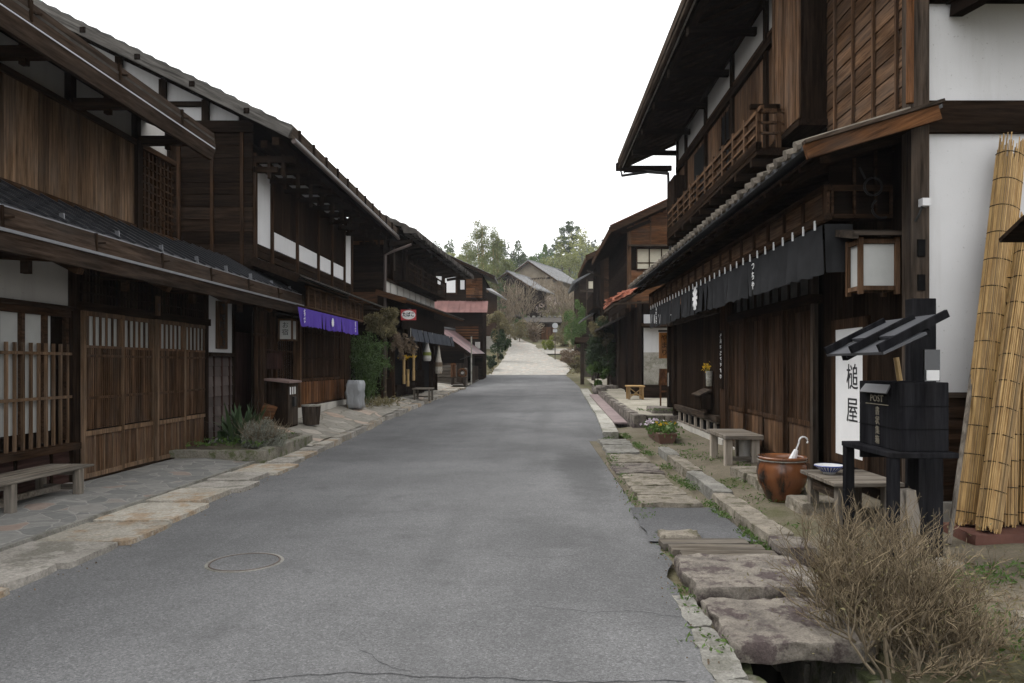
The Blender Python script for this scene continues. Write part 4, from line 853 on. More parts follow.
# gable wall facing the viewer
MB().box(X+.01,12,7.05,7.11,1.33,3.8).build('gable_plaster', M['plaster'], H)
MB().box(X+.01,12,7.05,7.11,4.1,5.04).build('gable_plaster', M['plaster'], H)
MB().box(X+.0,12,6.99,7.12,3.8,4.1).build('gable_beam', wood('dark','X'), H)
MB().box(X+.0,12,6.97,7.12,5.04,5.35).build('gable_beam', wood('soot','X'), H)
planks(MB(),'X',X+.01,12,5.35,8,7.1,-.03,.25,False).build('gable_cladding', wood('dark','X'), H)
planks(MB(),'X',X+.02,12,.28,1.3,7.1,-.04,.2,False).build('base_cladding', wood('warm' if False else 'mid','X'), H)
MB().box(X,12,7.02,7.12,1.29,1.34).build('base_rail', wood('greybrown','X'), H)
MB().box(X+.0,12,6.96,7.12,-.05,.3).build('foundation', M['foundation'], H)
MB().beam((3.98,7.0,5.0),(3.98,6.1,4.86),.12,.2).slab((3.9,6.0,4.93),(6.5,6.0,5.1),(6.5,7.1,5.3),(3.9,7.1,5.1),.06).build('side_eave', wood('soot','Y'), H)
p = MB(); p.box(X-.17,X,6.96,7.14,-.02,5.9).build('corner_post', wood('greybrown','Z'), H)
MB().box(X-.115,X-.045,6.945,6.965,2.62,2.78).build('mortise', M['void'], H); MB().box(X-.115,X-.045,6.945,6.965,2.3,2.45).build('mortise', M['void'], H)
MB().tube([(X-.2,6.93,4.05),(X-.19,6.93,6.2)],.035,8).build('pole', wood('warm','Z'), H)
# upper storey street wall
planks(MB(),'Y',7.2,9.42,4.02,7.4,X+.06,-.05,.2,False).build('clapboard', wood('brown','Y'), H)
o = MB().box(X-.03,X,7.55,7.585,4.12,7.4).build('batten', wood('brown','Z'), H); rep(o,[(0,.52*k,0) for k in (1,2,3)])
sb = MB(); sb.box(3.38,X+.05,9.43,10.55,4.72,7.0); sb.build('shutter_box', wood('dark','Z'), H)
planks(MB(),'Y',9.45,10.53,4.76,6.98,3.38,-.02,.14).build('shutter_box_boards', wood('brown','Z'), H)
MB().box(3.33,X,9.38,10.6,4.64,4.72).build('shutter_box_base', wood('dark','Y'), H)
planks(MB(),'Y',10.6,19.2,4.75,6.6,X+.04,-.03,.24).build('board_wall', wood('brown','Z'), H)
for a,b in ((13.9,14.8),(16.2,17.3)): MB().box(X-.005,X+.005,a,b,4.9,6.5).build('opening', M['void'], H); 
lattice(MB(),X-.02,-1,13.9,14.8,4.9,6.5,.3,.03,.02,(5.4,5.9)).build('window_lattice', wood('dark','Z'), H)
MB().box(X-.06,X+.06,9.5,19.3,6.6,6.76).box(X-.05,X+.06,10.6,19.3,4.62,4.74).box(X-.05,X+.06,10.55,19.3,7.4,7.52).build('wall_rail', wood('dark','Y'), H)
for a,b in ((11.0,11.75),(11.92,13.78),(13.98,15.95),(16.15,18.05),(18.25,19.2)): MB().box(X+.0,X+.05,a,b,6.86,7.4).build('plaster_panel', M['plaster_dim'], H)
MB().box(X-.03,X+.06,10.6,19.3,6.76,6.86).build('wall_rail', wood('mid','Y'), H)
for y in (10.9,11.84,13.88,16.05,18.15,19.25): MB().box(X-.05,X+.06,y-.07,y+.07,4.6,7.5).build('post', wood('dark','Z'), H)
MB().box(3.42,X+.05,18.3,19.3,4.7,6.3).build('shutter_box', wood('dark','Z'), H)
# balcony
b = MB(); Y0,Y1 = 10.0,16.8; b.box(2.98,X,Y0,Y1,4.44,4.54).box(2.97,3.05,Y0,Y1,4.5,4.62); bo = b.build('balcony', wood('dark','Y'), H)
for z,h in ((5.04,.055),(4.88,.03),(4.74,.03)): MB().box(2.99,3.04,Y0-(.14 if h>.05 else 0),Y1,z-h/2,z+h/2).box(3.04,X,Y0,Y0+.045,z-h/2,z+h/2).build('rail', wood('brown','Y'), bo)
o = MB().box(2.985,3.045,Y0,Y0+.06,4.5,5.12).build('baluster', wood('brown','Z'), bo); rep(o,[(0,.62*k,0) for k in range(1,11)]+[(.27,.0,0)])
MB().beam((2.9,Y0+.03,5.1),(3.3,Y0+.03,5.1),.06,.06).build('rail', wood('dark','X'), bo)
o = MB().beam((X,Y0+.2,4.38),(2.96,Y0+.2,4.38),.09,.11).build('joist', wood('dark','X'), bo); rep(o,[(0,.8*k,0) for k in range(1,9)])
# upper roof with deep eaves
EX, EZ, YE = 2.42, 7.42, 21.5
ro = roof(MB(),(EX,5.6,EZ+.06),(EX,YE,EZ+.06),(8.5,5.6,EZ+2.6),(8.5,YE,EZ+2.6),18,.08,.045).build('roof', M['shingle'], H)
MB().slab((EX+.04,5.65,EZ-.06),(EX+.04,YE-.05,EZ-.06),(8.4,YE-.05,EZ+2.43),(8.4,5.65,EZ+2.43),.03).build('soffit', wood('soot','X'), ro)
o = MB().beam((EX+.1,5.9,EZ-.1),(4.2,5.9,EZ+.66),.06,.07).build('rafter', wood('dark','X'), ro); rep(o,[(0,.42*k,0) for k in range(1,38)])
MB().beam((2.62,5.6,EZ-.07),(2.62,YE,EZ-.07),.14,.16).build('eave_beam', wood('dark','Y'), ro)
o = MB().beam((X+.1,7.1,EZ-.22),(EX+.14,7.1,EZ-.2),.1,.12).build('bracket_arm', wood('soot','X'), ro); rep(o,[(0,1.78*k,0) for k in range(1,9)])
o = MB().beam((EX+.14,7.1,EZ-.22),(EX+.11,7.1,EZ-.22),.1,.13).build('arm_end', wood('greybrown','X'), ro); rep(o,[(0,1.78*k,0) for k in range(1,9)])
MB().tube([(EX-.0,5.55,EZ-.09),(EX-.0,YE,EZ-.12)],.055,8).build('gutter', wood('greybrown','Y'), ro)
MB().tube([(EX+.06,5.55,EZ-.13),(EX+.06,YE,EZ-.15)],.016,5).build('gutter_wire', M['concrete'], ro)
MB().beam((EX-.03,5.6,EZ+.05),(EX-.03,YE,EZ+.05),.04,.17).build('eave_fascia', wood('greybrown','Y'), ro)
MB().tube([(EX+.02,YE-.1,EZ-.15),(EX+.08,YE,EZ-.32),(EX+.7,YE-.8,EZ-.42),(3.5,19.6,EZ-.75)],.04,8).tube([(3.5,19.6,EZ-.75),(3.55,19.5,4.4)],.035,8).build('downpipe', M['iron'], ro)
MB().box(EX-.1,EX+.12,YE-.15,YE+.05,EZ-.18,EZ+.02).beam((EX,YE-.2,EZ-.16),(3.9,YE-.2,EZ-.16),.12,.14).build('gutter_head', wood('dark','X'), ro)
# porch roof
pr = roof(MB(),(2.5,6.78,3.63),(2.5,19.6,3.63),(3.72,6.78,4.0),(3.72,19.6,4.0),5,.04,.02)
po = pr.build('porch_roof', M['tile'], H)
te = MB(); q = random.Random(9)
for k in range(46):
    y = 7.0+.277*k; j = q.uniform(-.012,.012); te.tube([(2.45+j,y,3.665+j),(3.7,y,4.05)],[.05,.045],7); te.beam((2.46+j,y+.07,3.64+j),(2.62,y+.2,3.69),.1,.03)
te.build('tile_ridges', M['tile_end'], po)
MB().slab((2.55,6.85,3.54),(2.55,19.5,3.54),(3.7,19.5,3.9),(3.7,6.85,3.9),.03).build('soffit', wood('soot','X'), po)
MB().beam((2.46,6.76,3.545),(3.68,6.76,3.905),.05,.13).build('barge_board', wood('warm','U'), po); MB().beam((2.44,6.74,3.625),(3.7,6.74,4.0),.1,.03).build('barge_cap', wood('greybrown','U'), po)
MB().beam((2.7,6.9,3.53),(2.7,19.5,3.53),.1,.1).build('eave_beam', wood('dark','Y'), po)
o = MB().beam((2.56,7.2,3.5),(3.75,7.2,3.87),.06,.06).build('rafter', wood('dark','X'), po); rep(o,[(0,.55*k,0) for k in range(1,23)])
# panelled fascia carrying the curtain
MB().box(3.0,3.04,7.66,19.4,3.17,3.4).build('fascia_panel', wood('brown','Y'), H)
MB().box(2.965,3.05,7.62,19.42,3.1,3.17).box(2.965,3.05,7.62,19.42,3.4,3.46).build('fascia_rail', wood('mid','Y'), H)
o = MB().box(2.97,3.0,7.63,7.68,3.17,3.4).build('fascia_batten', wood('mid','Z'), H); rep(o,[(0,.62*k,0) for k in range(1,20)])
f = MB(); f.box(3.05,3.68,7.64,7.67,3.12,3.16).box(3.05,3.68,7.64,7.67,3.4,3.46)
for x in (3.05,3.28,3.5,3.66): f.box(x,x+.025,7.64,7.67,3.12,3.9 if x in(3.28,3.5) else 3.46)
f.build('fascia_return', wood('mid','X'), H); MB().box(3.05,3.7,7.7,7.73,3.1,3.95).build('backing', wood('soot','X'), H)
o = MB().beam((X+.1,9.7,3.3),(3.05,9.7,3.3),.09,.12).build('bracket_arm', wood('dark','X'), H); rep(o,[(0,2.*k,0) for k in range(1,5)])
# ground floor
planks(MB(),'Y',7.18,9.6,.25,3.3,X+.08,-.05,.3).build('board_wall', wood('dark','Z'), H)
fr = MB(); fr.box(X-.02,X+.05,8.22,8.34,.42,2.15).box(X-.02,X+.05,9.1,9.22,.42,2.15).box(X-.02,X+.05,8.34,9.1,2.03,2.15).box(X-.02,X+.05,8.34,9.1,.42,.52).build('sign_recess', wood('mid','Z'), H)
for k in range(4):
    y0 = 9.72+1.02*k; xo = -.02-(.045 if k%2 else 0); o = MB()
    for y in (y0,y0+.965): o.box(X+xo-.0,X+xo-.05,y,y+.055,.22,2.4)
    for z in (.22,.78,2.33): o.box(X+xo-.003,X+xo-.046,y0+.055,y0+.965,z,z+.07)
    d = o.build('sliding_door', wood('mid','Z'), H); planks(MB(),'Y',y0+.055,y0+.965,.85,2.33,X+xo-.004,-.022,.085,True,.012).build('door_boards', wood('mid','Z'), d)
    planks(MB(),'Y',y0+.055,y0+.965,.29,.78,X+xo-.006,-.016,.18).build('kick_board', wood('brown','Z'), d)
MB().box(X-.03,X-.1,9.62,9.72,.1,3.1).build('post', wood('greybrown','Z'), H)
MB().box(X-.075,X-.06,9.63,9.68,1.25,1.45).build('door_pull', wood('warm','Z'), H)
MB().box(X-.12,X+.05,9.6,13.9,.1,.22).build('sill', wood('greybrown','Y'), H); MB().box(X-.12,X+.05,9.6,13.9,2.4,2.52).build('lintel', wood('dark','Y'), H)
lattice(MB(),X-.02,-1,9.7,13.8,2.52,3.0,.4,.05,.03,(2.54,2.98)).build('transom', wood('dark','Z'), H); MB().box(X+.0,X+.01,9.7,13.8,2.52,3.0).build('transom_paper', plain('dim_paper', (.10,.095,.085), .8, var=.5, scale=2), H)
MB().box(X-.16,X+.05,13.85,14.25,.1,3.1).build('post', wood('mid','Z'), H)
XX = 3.52
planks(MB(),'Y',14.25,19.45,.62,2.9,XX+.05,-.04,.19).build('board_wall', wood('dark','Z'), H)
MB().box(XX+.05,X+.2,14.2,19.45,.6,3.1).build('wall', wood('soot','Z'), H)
MB().box(XX-.06,XX+.06,14.2,18.6,.5,.62).box(XX-.06,XX+.06,14.2,19.5,2.6,2.72).build('sill', wood('greybrown','Y'), H)
for y in (18.6,19.42): MB().box(XX-.07,XX+.08,y-.08,y+.08,.1,2.9).build('post', wood('dark','Z'), H)
lattice(MB(),XX+.04,-1,14.3,18.5,.2,.5,.6,.08,.05,(.47,.23)).build('base_lattice', wood('pale','Z'), H); MB().box(XX+.1,XX+.12,14.2,18.6,.15,.5).build('base_void', M['void'], H)
MB().box(XX-.02,X+.2,13.9,19.5,-.05,.2).box(X-.18,X+.1,9.5,13.9,-.05,.12).build('foundation', M['foundation'], H)
MB().box(XX-.09,XX-.07,19.2,19.26,1.05,1.4).build('meter_box', M['concrete'], H)
# things on the large house
t, W, n = noren('shop_curtain', 'long black split curtain with white crest hanging along the right-hand house', 2.985, -1, 7.72, 19.4, 2.55, 3.06, M['blackcloth'], .34, (2.98,13.5,2.6), None, wave=.018)
MB().grid(6,5,lambda u,v:(2.985+.28*u+.02*math.sin(7*u+v),7.66+.02*math.sin(8*u)*v,3.06-.5*v)).build('cloth_return', M['blackcloth'], t, smooth=True)
o = MB().box(2.97,2.955,7.85,7.875,3.03,3.13).build('hanging_loop', M['white'], t); rep(o,[(0,.34*k,0) for k in range(1,34)])
text('lettering','つちや','R',(2.925,9.98,2.99),.125,M['white'],t,depth=.003)
m = MB()
m.tube([(2.928,13.65,2.83),(2.932,13.65,2.83)],.1,16)
for k in range(10):
    an = k*math.pi/5; m.beam((2.93,13.65+.1*math.cos(an),2.83+.1*math.sin(an)),(2.93,13.65+.2*math.cos(an),2.83+.22*math.sin(an)),.06,.004,(1,0,0))
m.build('crest', M['white'], t)
m = MB(); [strokes(m,'R',(2.925,18.0,2.95-.1*k),.12,.08,6,60+k) for k in range(4)]; m.build('lettering', M['white'], t)
t = thing('paper_lantern', 'square white paper lantern in a brown wooden frame with shingle roof by the corner post', 'lantern', (3.38,7.42,2.3)); m = MB()
for x in (3.2,3.56):
    for y in (7.3,7.58): m.box(x-.022,x+.022,y-.022,y+.022,2.3,2.86)
for z in (2.36,2.82):
    m.box(3.222,3.538,7.283,7.317,z-.022,z+.022); m.box(3.222,3.538,7.563,7.597,z-.022,z+.022); m.box(3.183,3.217,7.322,7.558,z-.022,z+.022); m.box(3.543,3.577,7.322,7.558,z-.022,z+.022)
m.build('frame', wood('brown','Z'), t); MB().box(3.215,3.545,7.315,7.565,2.383,2.797).build('paper_panel', M['paper'], t)
MB().slab((3.1,7.2,2.9),(3.66,7.2,2.9),(3.66,7.66,3.0),(3.1,7.66,3.0),.035).beam((3.12,7.22,2.86),(3.12,7.64,2.95),.06,.05).build('roof', wood('greybrown','X'), t); MB().beam((3.4,7.6,2.7),(3.72,7.7,2.7),.06,.06).build('bracket', wood('dark','X'), t)
t = thing('iron_ornament', 'dark curled iron rings hanging under the near end of the right-hand porch', 'ornament', (3.5,7.5,3.2)); m = MB()
for cx,cz,r_,a0,a1 in ((3.44,3.42,.09,0,6.3),(3.53,3.2,.1,2.2,5.2)):
    m.tube([(cx+r_*math.cos(a),7.55,cz+r_*math.sin(a)) for a in lines(a0,a1,14)],.013,5)
m.tube([(3.36,7.55,3.5),(3.3,7.55,3.62)],.012,5); m.build('ring', M['iron'], t)
t = thing('spotlight', 'small white spotlight clamped to the corner post', 'spotlight', (3.62,6.9,3.05)); MB().box(3.585,3.66,6.86,6.94,3.08,3.15).build('lamp_head', M['plaster'], t); MB().tube([(3.6,6.9,3.08),(3.58,6.92,3.0),(3.56,6.95,2.95)],.012,5).build('arm', M['iron'], t)
tag(MB().rock(3.5,3.54,6.85,6.93,1.93,2.08,.006,4,2,9).build('insulator', M['white']), 'pair of small white insulators on the post above the black letter box roof', 'insulator')
# white sign with brushed house name
t = thing('name_sign', 'tall white panel with two large black brushed characters in the right-hand house wall', 'sign', (X-.01,8.72,.5)); MB().box(X-.015,X+.03,8.34,9.1,.52,2.03).build('panel', M['white'], t)
text('lettering','槌屋','R',(X-.018,8.62,1.6),.32,M['ink'],t,gap=1.2); m = MB(); strokes(m,'R',(X-.018,8.62,1.82),.05,.2,7,5); m.build('small_lettering', M['goldink'], t)
t = thing('name_strip', 'narrow dark board with a white character column beside the flower vase', 'sign', (XX-.06,14.45,1.2)); MB().box(XX-.01,XX+.017,13.95,14.14,1.15,2.25).build('board', wood('dark','Z'), t)
m = MB(); [strokes(m,'R',(XX-.013,14.045,2.15-.11*k),.09,.08,8,80+k) for k in range(8)]; m.build('lettering', M['white'], t)
t = thing('flower_vase', 'grey tube vase with yellow flowers hung on the dark plank wall', 'vase', (XX-.08,14.75,1.1)); MB().lathe((XX-.07,14.75,1.18),[(0,0),(.06,0),(.065,.3),(.05,.3),(.05,.25),(0,.25)],14).build('tube', M['concrete'], t)
m = MB(); pts = []
for k in range(7): e = (XX-.12+rnd.uniform(-.06,.05),14.78+rnd.uniform(-.05,.12),1.54+rnd.uniform(-.05,.07)); m.tube([(XX-.07,14.75,1.4),e],.006,4); pts += [(e[0]+rnd.gauss(0,.025),e[1]+rnd.gauss(0,.03),e[2]+rnd.gauss(0,.02)) for _ in range(16)]
m.build('stem', M['leaf_green'], t); leaves(pts,.05,M['flower_y'],'petals',t)
t = thing('wall_box', 'small dark wooden box with sloping lid on the plank wall under the flower vase', 'box', (XX-.15,15.5,.8)); MB().box(XX-.24,XX-.05,14.7,15.3,.72,1.02).build('body', wood('dark','Z'), t); MB().slab((XX-.3,14.64,1.0),(XX-.3,15.37,1.0),(XX-.05,15.37,1.12),(XX-.05,14.64,1.12),.025).build('lid', wood('greybrown','Y'), t)
# stool, pot, bowl bench
t = thing('stool', 'weathered grey stool with splayed thick legs beside the right-hand sliding doors', 'stool', (3.2,11.9,0)); MB().box(2.9,3.5,11.35,12.55,.45,.52).build('seat', wood('grey','X'), t, bevel=.01)
for x in (2.98,3.4):
    for y in (11.48,12.4): MB().box(x-.06,x+.06,y-.05,y+.05,zr(x,y)-.02,.45).build('leg', wood('pale','Z'), t, bevel=.008)
MB().box(2.98,3.4,11.46,11.5,.12,.18).box(3.38,3.42,11.5,12.4,.15,.21).build('stretcher', wood('grey','X'), t)
MB().lathe((3.32,11.75,.06),[(0,0),(.09,0),(.1,.3),(.09,.36),(0,.36)],14).build('jar', M['plaster_dim'], t)
P0 = (2.86,8.6,zr(2.86,8.6)-.01); t = thing('clay_pot', 'large glazed brown clay pot with dark drips standing on the earth strip', 'pot', P0)
MB().lathe(P0,[(0,.0),(.15,0),(.19,.06),(.265,.22),(.29,.34),(.275,.43),(.25,.475),(.265,.49),(.285,.505),(.28,.525),(.255,.53),(.235,.51),(.225,.47),(.25,.4),(.25,.25),(0,.2)],44).build('body', M['clay'], t, smooth=True)
MB().lathe((P0[0],P0[1],P0[2]),[(.272,.478),(.279,.486),(.272,.492)],44).build('shoulder_band', M['concrete'], t, smooth=True)
t = thing('umbrella', 'folded white umbrella with a hooked handle standing in the clay pot', 'umbrella', (2.98,8.6,.35)); z = P0[2]
MB().tube([(2.9,8.62,z+.22),(2.98,8.6,z+.48),(3.02,8.59,z+.6)],[.02,.05,.025],8).build('canopy', M['white'], t)
hk = [(3.02,8.59,z+.6),(3.05,8.585,z+.68)]+[(3.10+.05*math.cos(a),8.58,z+.7+.05*math.sin(a)) for a in lines(3.0,-.5,8)]; MB().tube(hk,.01,6).build('handle', M['white'], t)
t = thing('bench', 'low grey plank bench carrying the blue and white bowl before the right-hand house', 'bench', (3.3,7.4,0))
m = MB(); [m.box(2.83+.0*k,3.5,7.02+.23*k,7.02+.23*k+.222,.44,.48) for k in range(4)]; m.build('seat', wood('grey','X'), t, bevel=.006)
for x in (2.93,3.38):
    for y in (7.12,7.82): MB().box(x-.045,x+.045,y-.045,y+.045,zr(x,y)-.02,.44).build('leg', wood('grey','Z'), t)
MB().box(2.9,2.94,7.16,7.78,.3,.42).build('apron', wood('greybrown','Y'), t)
t = thing('bowl', 'blue and white porcelain bowl on the grey plank bench', 'bowl', (3.02,7.62,.48)); B0 = (3.02,7.62,.481)
MB().lathe(B0,[(0,.0),(.06,0),(.065,.015),(.12,.06),(.15,.085),(.145,.09),(.11,.06),(.05,.025),(0,.022)],30).build('body', M['plaster'], t, smooth=True)
m = MB(); blue = plain('cobalt_glaze', (.05,.08,.28), .25, var=.2)
for k in range(26): an = k*6.283/26; m.beam((3.02+.075*math.cos(an),7.62+.075*math.sin(an),.481+.026),(3.02+.138*math.cos(an),7.62+.138*math.sin(an),.481+.078),.016,.006)
m.build('pattern', blue, t); MB().lathe(B0,[(.146,.078),(.1525,.086),(.146,.0925)],30).build('rim', blue, t)
# black letter box on its stand
t = thing('letter_box', 'big matt black wooden letter box on a black stand with slatted roof at the right', 'letter box', (2.9,5.8,0)); K = wood('black','Z')
bd = MB().box(2.7,3.07,5.5,6.18,.955,1.47).build('body', K, t, bevel=.006)
o = MB().box(2.7,3.07,5.494,5.4995,1.12,1.124).box(2.7,3.07,5.494,5.4995,1.29,1.294).box(2.694,2.6995,5.5,6.18,1.12,1.124).build('plank_seam', M['void'], bd)
MB().slab((2.655,5.62,1.385),(2.655,6.08,1.385),(2.698,6.06,1.45),(2.698,5.64,1.45),.012).build('flap', plain('worn_grey_flap', (.10,.10,.105), .5, var=.2), bd); MB().box(2.698,2.694,5.68,6.02,1.3,1.375).build('slot', M['void'], bd)
text('slot_lettering','POST','R',(2.692,5.85,1.372),.075,M['goldink'],bd,False,wid=1.25); MB().box(2.697,2.69,5.66,6.04,1.288,1.294).build('slot_rule', M['goldink'], bd)
text('lettering','書状集箱','R',(2.698,5.85,1.27),.072,M['goldink'],bd,gap=1.05)
MB().box(2.6,3.1,5.42,6.3,.915,.955).build('shelf', K, t, bevel=.004)
for x,y in ((2.64,6.25),(2.64,5.47)): MB().box(x-.035,x+.035,y-.035,y+.035,zr(x,y)-.02,.915).build('leg', K, t)
MB().box(2.68,3.02,6.1,6.13,.84,.9).build('stretcher', K, t)
MB().box(3.22,3.42,6.32,6.46,zr(3.2,6.4)-.02,2.17).box(3.06,3.26,5.92,6.1,zr(3.2,6.4),.91).build('pillar', K, t, bevel=.005)
e0,e1,r0,r1 = Vector((2.4,5.12,1.675)),Vector((2.4,6.12,1.675)),Vector((3.12,5.12,2.0)),Vector((3.12,6.5,2.0))
rf = MB().slab((2.4,5.12,1.69),(2.4,6.12,1.69),(2.7,6.12,1.83),(2.7,5.12,1.83),.02).slab((2.6,5.2,1.815),(2.6,6.16,1.815),(2.95,6.3,1.975),(2.95,5.3,1.975),.02).build('roof_board', plain('slate_grey_board', (.05,.052,.058), .5, var=.25, scale=2), t)
for y in (5.14,5.6,6.08): MB().beam((2.38,y,1.715),(2.9,y+.08,1.965),.03,.055).build('roof_rib', K, t)
MB().beam((3.24,6.34,1.98),(2.5,6.0,1.66),.05,.05).beam((3.24,6.34,1.96),(2.75,5.2,1.82),.035,.045).build('roof_arm', K, t)
MB().box(3.02,3.14,5.75,5.77,1.472,1.72).build('leaflet_holder', M['glass'], t); MB().box(3.03,3.13,5.74,5.748,1.48,1.56).build('leaflet', M['white'], t)
tag(MB().tube([(2.95,6.0,1.472),(2.93,6.02,1.66)],.022,7).build('bamboo_tube', M['bamboo']), 'short bamboo tube standing on top of the black letter box', 'bamboo')
tag(MB().rock(2.86,2.99,5.76,5.89,.0,.62,.02,9,4,3,.4).build('carved_stump', wood('pale','Z'), smooth=True), 'pale wooden stump standing beneath the black letter box shelf', 'stump')
# leaning pole, reed screens
tag(MB().tube([(3.46,6.2,.1),(4.02,6.78,1.68)],.02,7).build('pole', wood('grey','Z')), 'grey wooden pole leaning against the white wall left of the reed screens', 'pole')
def reedroll(label, b, tpt, rx, ry, n, seed, nb=8):
    n = int(n*1.35)
    t = thing('reed_screen', label, 'reed screen', b, 'rolled reed screens leaning on the white wall'); b = Vector(b); T = Vector(tpt); d = (T-b); q = random.Random(seed); ux = Vector((1,0,-d.x/d.z)).normalized(); uy = d.normalized().cross(ux); m = MB()
    for k in range(n):
        a = 6.283*k/n+q.uniform(-.03,.03); sc = 1+.12*math.sin(3*a+seed)+q.uniform(-.09,.07); o = ux*math.cos(a)*rx*sc+uy*math.sin(a)*ry*sc; s0 = q.uniform(-.0,.02); s1 = q.uniform(-.16,.03)
        p1 = b+o+d*s0+Vector((0,0,0)); p2 = b+o+d*(1+s1*.6); md = p1.lerp(p2,.5)+Vector((q.gauss(0,.004),q.gauss(0,.004),0)); m.tube([p1,md,p2],[.0058,.0058,.005],5)
    m.build('reeds', M['reed'], t); core = MB(); core.tube([b+d*.01,b+d*.9],[min(rx,ry)*.85]*2,8).build('core', wood('warm','Z'), t)
    for k in range(nb):
        f = (k+.5)/nb; c = b+d*f; m = MB(); pts = [c+ux*math.cos(a)*rx*1.09*(1+.12*math.sin(3*a+seed))+uy*math.sin(a)*ry*1.09*(1+.12*math.sin(3*a+seed)) for a in lines(0,6.283,20)]; m.tube(pts,.005,4); m.build('binding', M['rope'], t)
reedroll('tallest golden reed screen roll leaning against the white wall, leftmost of the rolls', (3.82,6.52,.17), (4.44,6.9,3.68), .115, .07, 96, 1, 14)
reedroll('second reed screen roll, slanting to the right across the tall one', (3.84,6.3,.17), (4.52,6.76,2.95), .09, .075, 80, 2, 12)
reedroll('upright reed screen roll at the right picture edge', (4.1,6.55,.17), (4.3,6.8,2.5), .12, .09, 90, 4, 10)
reedroll('reed screen roll standing farthest right behind the others', (4.38,6.58,.17), (4.62,6.85,2.9), .16, .1, 90, 6, 12)
o = MB().rock(3.66,4.8,6.2,6.72,.0,.175,.02,10,3,3,.03); tag(o.build('red_slab', plain('red_brown_clay_slab', (.11,.055,.043), .8, var=.3, scale=3, bmp=.3)), 'reddish clay slab under the reed screens', 'slab')
t = thing('roofed_board', 'small dark notice board roof at the right edge before the reed screens', 'notice board', (3.9,5.0,0))
MB().slab((3.3,4.72,2.5),(4.6,4.72,2.5),(4.6,5.0,2.62),(3.3,5.0,2.62),.03).slab((3.3,5.28,2.5),(4.6,5.28,2.5),(4.6,5.0,2.62),(3.3,5.0,2.62),.03).build('roof', wood('dark','X'), t)
MB().box(3.34,4.55,4.95,5.05,2.38,2.5).build('beam', wood('dark','X'), t); MB().box(4.4,4.5,4.95,5.05,0,2.38).build('post', wood('dark','Z'), t); MB().box(3.75,4.4,4.98,5.02,1.2,2.2).build('board', wood('greybrown','X'), t) if False else None
# dry shrub, near right
t = thing('dry_shrub', 'leafless twiggy brown shrub in the right foreground', 'shrub', (2.12,4.3,0))
ms = (MB(), MB()); q = random.Random(17)
for bx,by,ns,L0,sp in ((2.04,4.35,46,.315,.9),(2.2,4.05,12,.22,.9),(1.98,3.95,14,.215,1.0)):
    for k in range(ns):
        an = k*2.4+q.uniform(-.4,.4); ro = .2*math.sqrt((k+.5)/ns); p = Vector((bx+math.cos(an)*ro, by+math.sin(an)*ro, -.06)); ln = sp*math.sqrt((k+.5)/ns)*q.uniform(.7,1.1)
        fork(ms, p, Vector((math.cos(an)*ln, math.sin(an)*ln, 1)).normalized(), L0*q.uniform(.8,1.15), .0095, 4, q)
ms[0].build('branches', M['twig_dark'], t); ms[1].build('twigs', M['twig'], t)
leaves(rng.normal(size=(1500,3))*np.array((.3,.26,.17))+np.array((2.1,4.25,.3)),.024,M['leaf_olive'],'leaf_remnants',t,.3)
MB().grid(20,20,lambda u,v:(1.9+2.3*u,2.9+2.5*v,-.06+.22*math.sin(3.14*u)*math.sin(3.14*v)+.08*nz(u*3,v*3,1,1.5))) if False else None
for k,(x,y,r_,l) in enumerate(((2.6,3.6,.16,'pale rock behind the shrub at the right foreground edge'),(2.95,4.3,.13,'pale pebbly rock beside the dry shrub, nearer the reed screens'),(3.1,5.6,.12,'pale round stone by the letter box stand foot'))):
    tag(MB().rock(x-r_,x+r_,y-r_,y+r_,-.05,r_,.04,8,k+2.,4,.25).build('rock',M['stone_buff'],smooth=True), l, 'rock')
o = leaves([(rnd.uniform(2.2,3.6),rnd.uniform(3.,5.4),.02+abs(rnd.gauss(0,.05))) for _ in range(2600)],.06,M['leaf_olive'],'dry_grass',None,.14,1.); o['kind'] = 'stuff'
o = leaves([(rnd.uniform(2.0,3.4),rnd.uniform(3.2,6.0),0) for _ in range(900)],.05,M['leaf_brown'],'leaf_litter',None,.5,2.)
for v in o.data.vertices: v.co.z = zr(v.co.x+o.location.x, v.co.y+o.location.y)+.012+rnd.uniform(0,.02)-o.location.z
o['kind'] = 'stuff'
o = leaves([(interp(y,REdge)+rnd.gauss(-.03,.05),y,.008) for y in [rnd.uniform(3.3,17) for _ in range(260)]]+[(interp(y,LEdge)+rnd.gauss(.02,.05),y,.008) for y in [rnd.uniform(4,24) for _ in range(160)]],.018,M['leaf_brown'],'road_grit',None,.6,4.); o['kind'] = 'stuff'
# flower trough
t = thing('flower_trough', 'brown trough planter with mauve, white and yellow flowers at the end of the stone slabs', 'planter', (2.68,15.4,0)); z = zr(2.7,15.3)
MB().prism([(2.5,14.9,z),(2.78,14.9,z),(2.84,14.85,z+.2),(2.44,14.85,z+.2)],(0,1.5,0)).build('trough', plain('brown_planter', (.14,.075,.055), .6, var=.2), t)
leaves(rng.normal(size=(700,3))*np.array((.13,.38,.06))+np.array((2.66,15.5,z+.27)),.09,M['leaf_green'],'foliage',t,.5); leaves(rng.normal(size=(150,3))*np.array((.1,.16,.03))+np.array((2.6,16.0,z+.34)),.07,M['flower_w'],'pale_flowers',t,.9); leaves(rng.normal(size=(26,3))*np.array((.1,.2,.03))+np.array((2.66,15.5,z+.36)),.07,M['flower_y'],'yellow_flowers',t,.9)
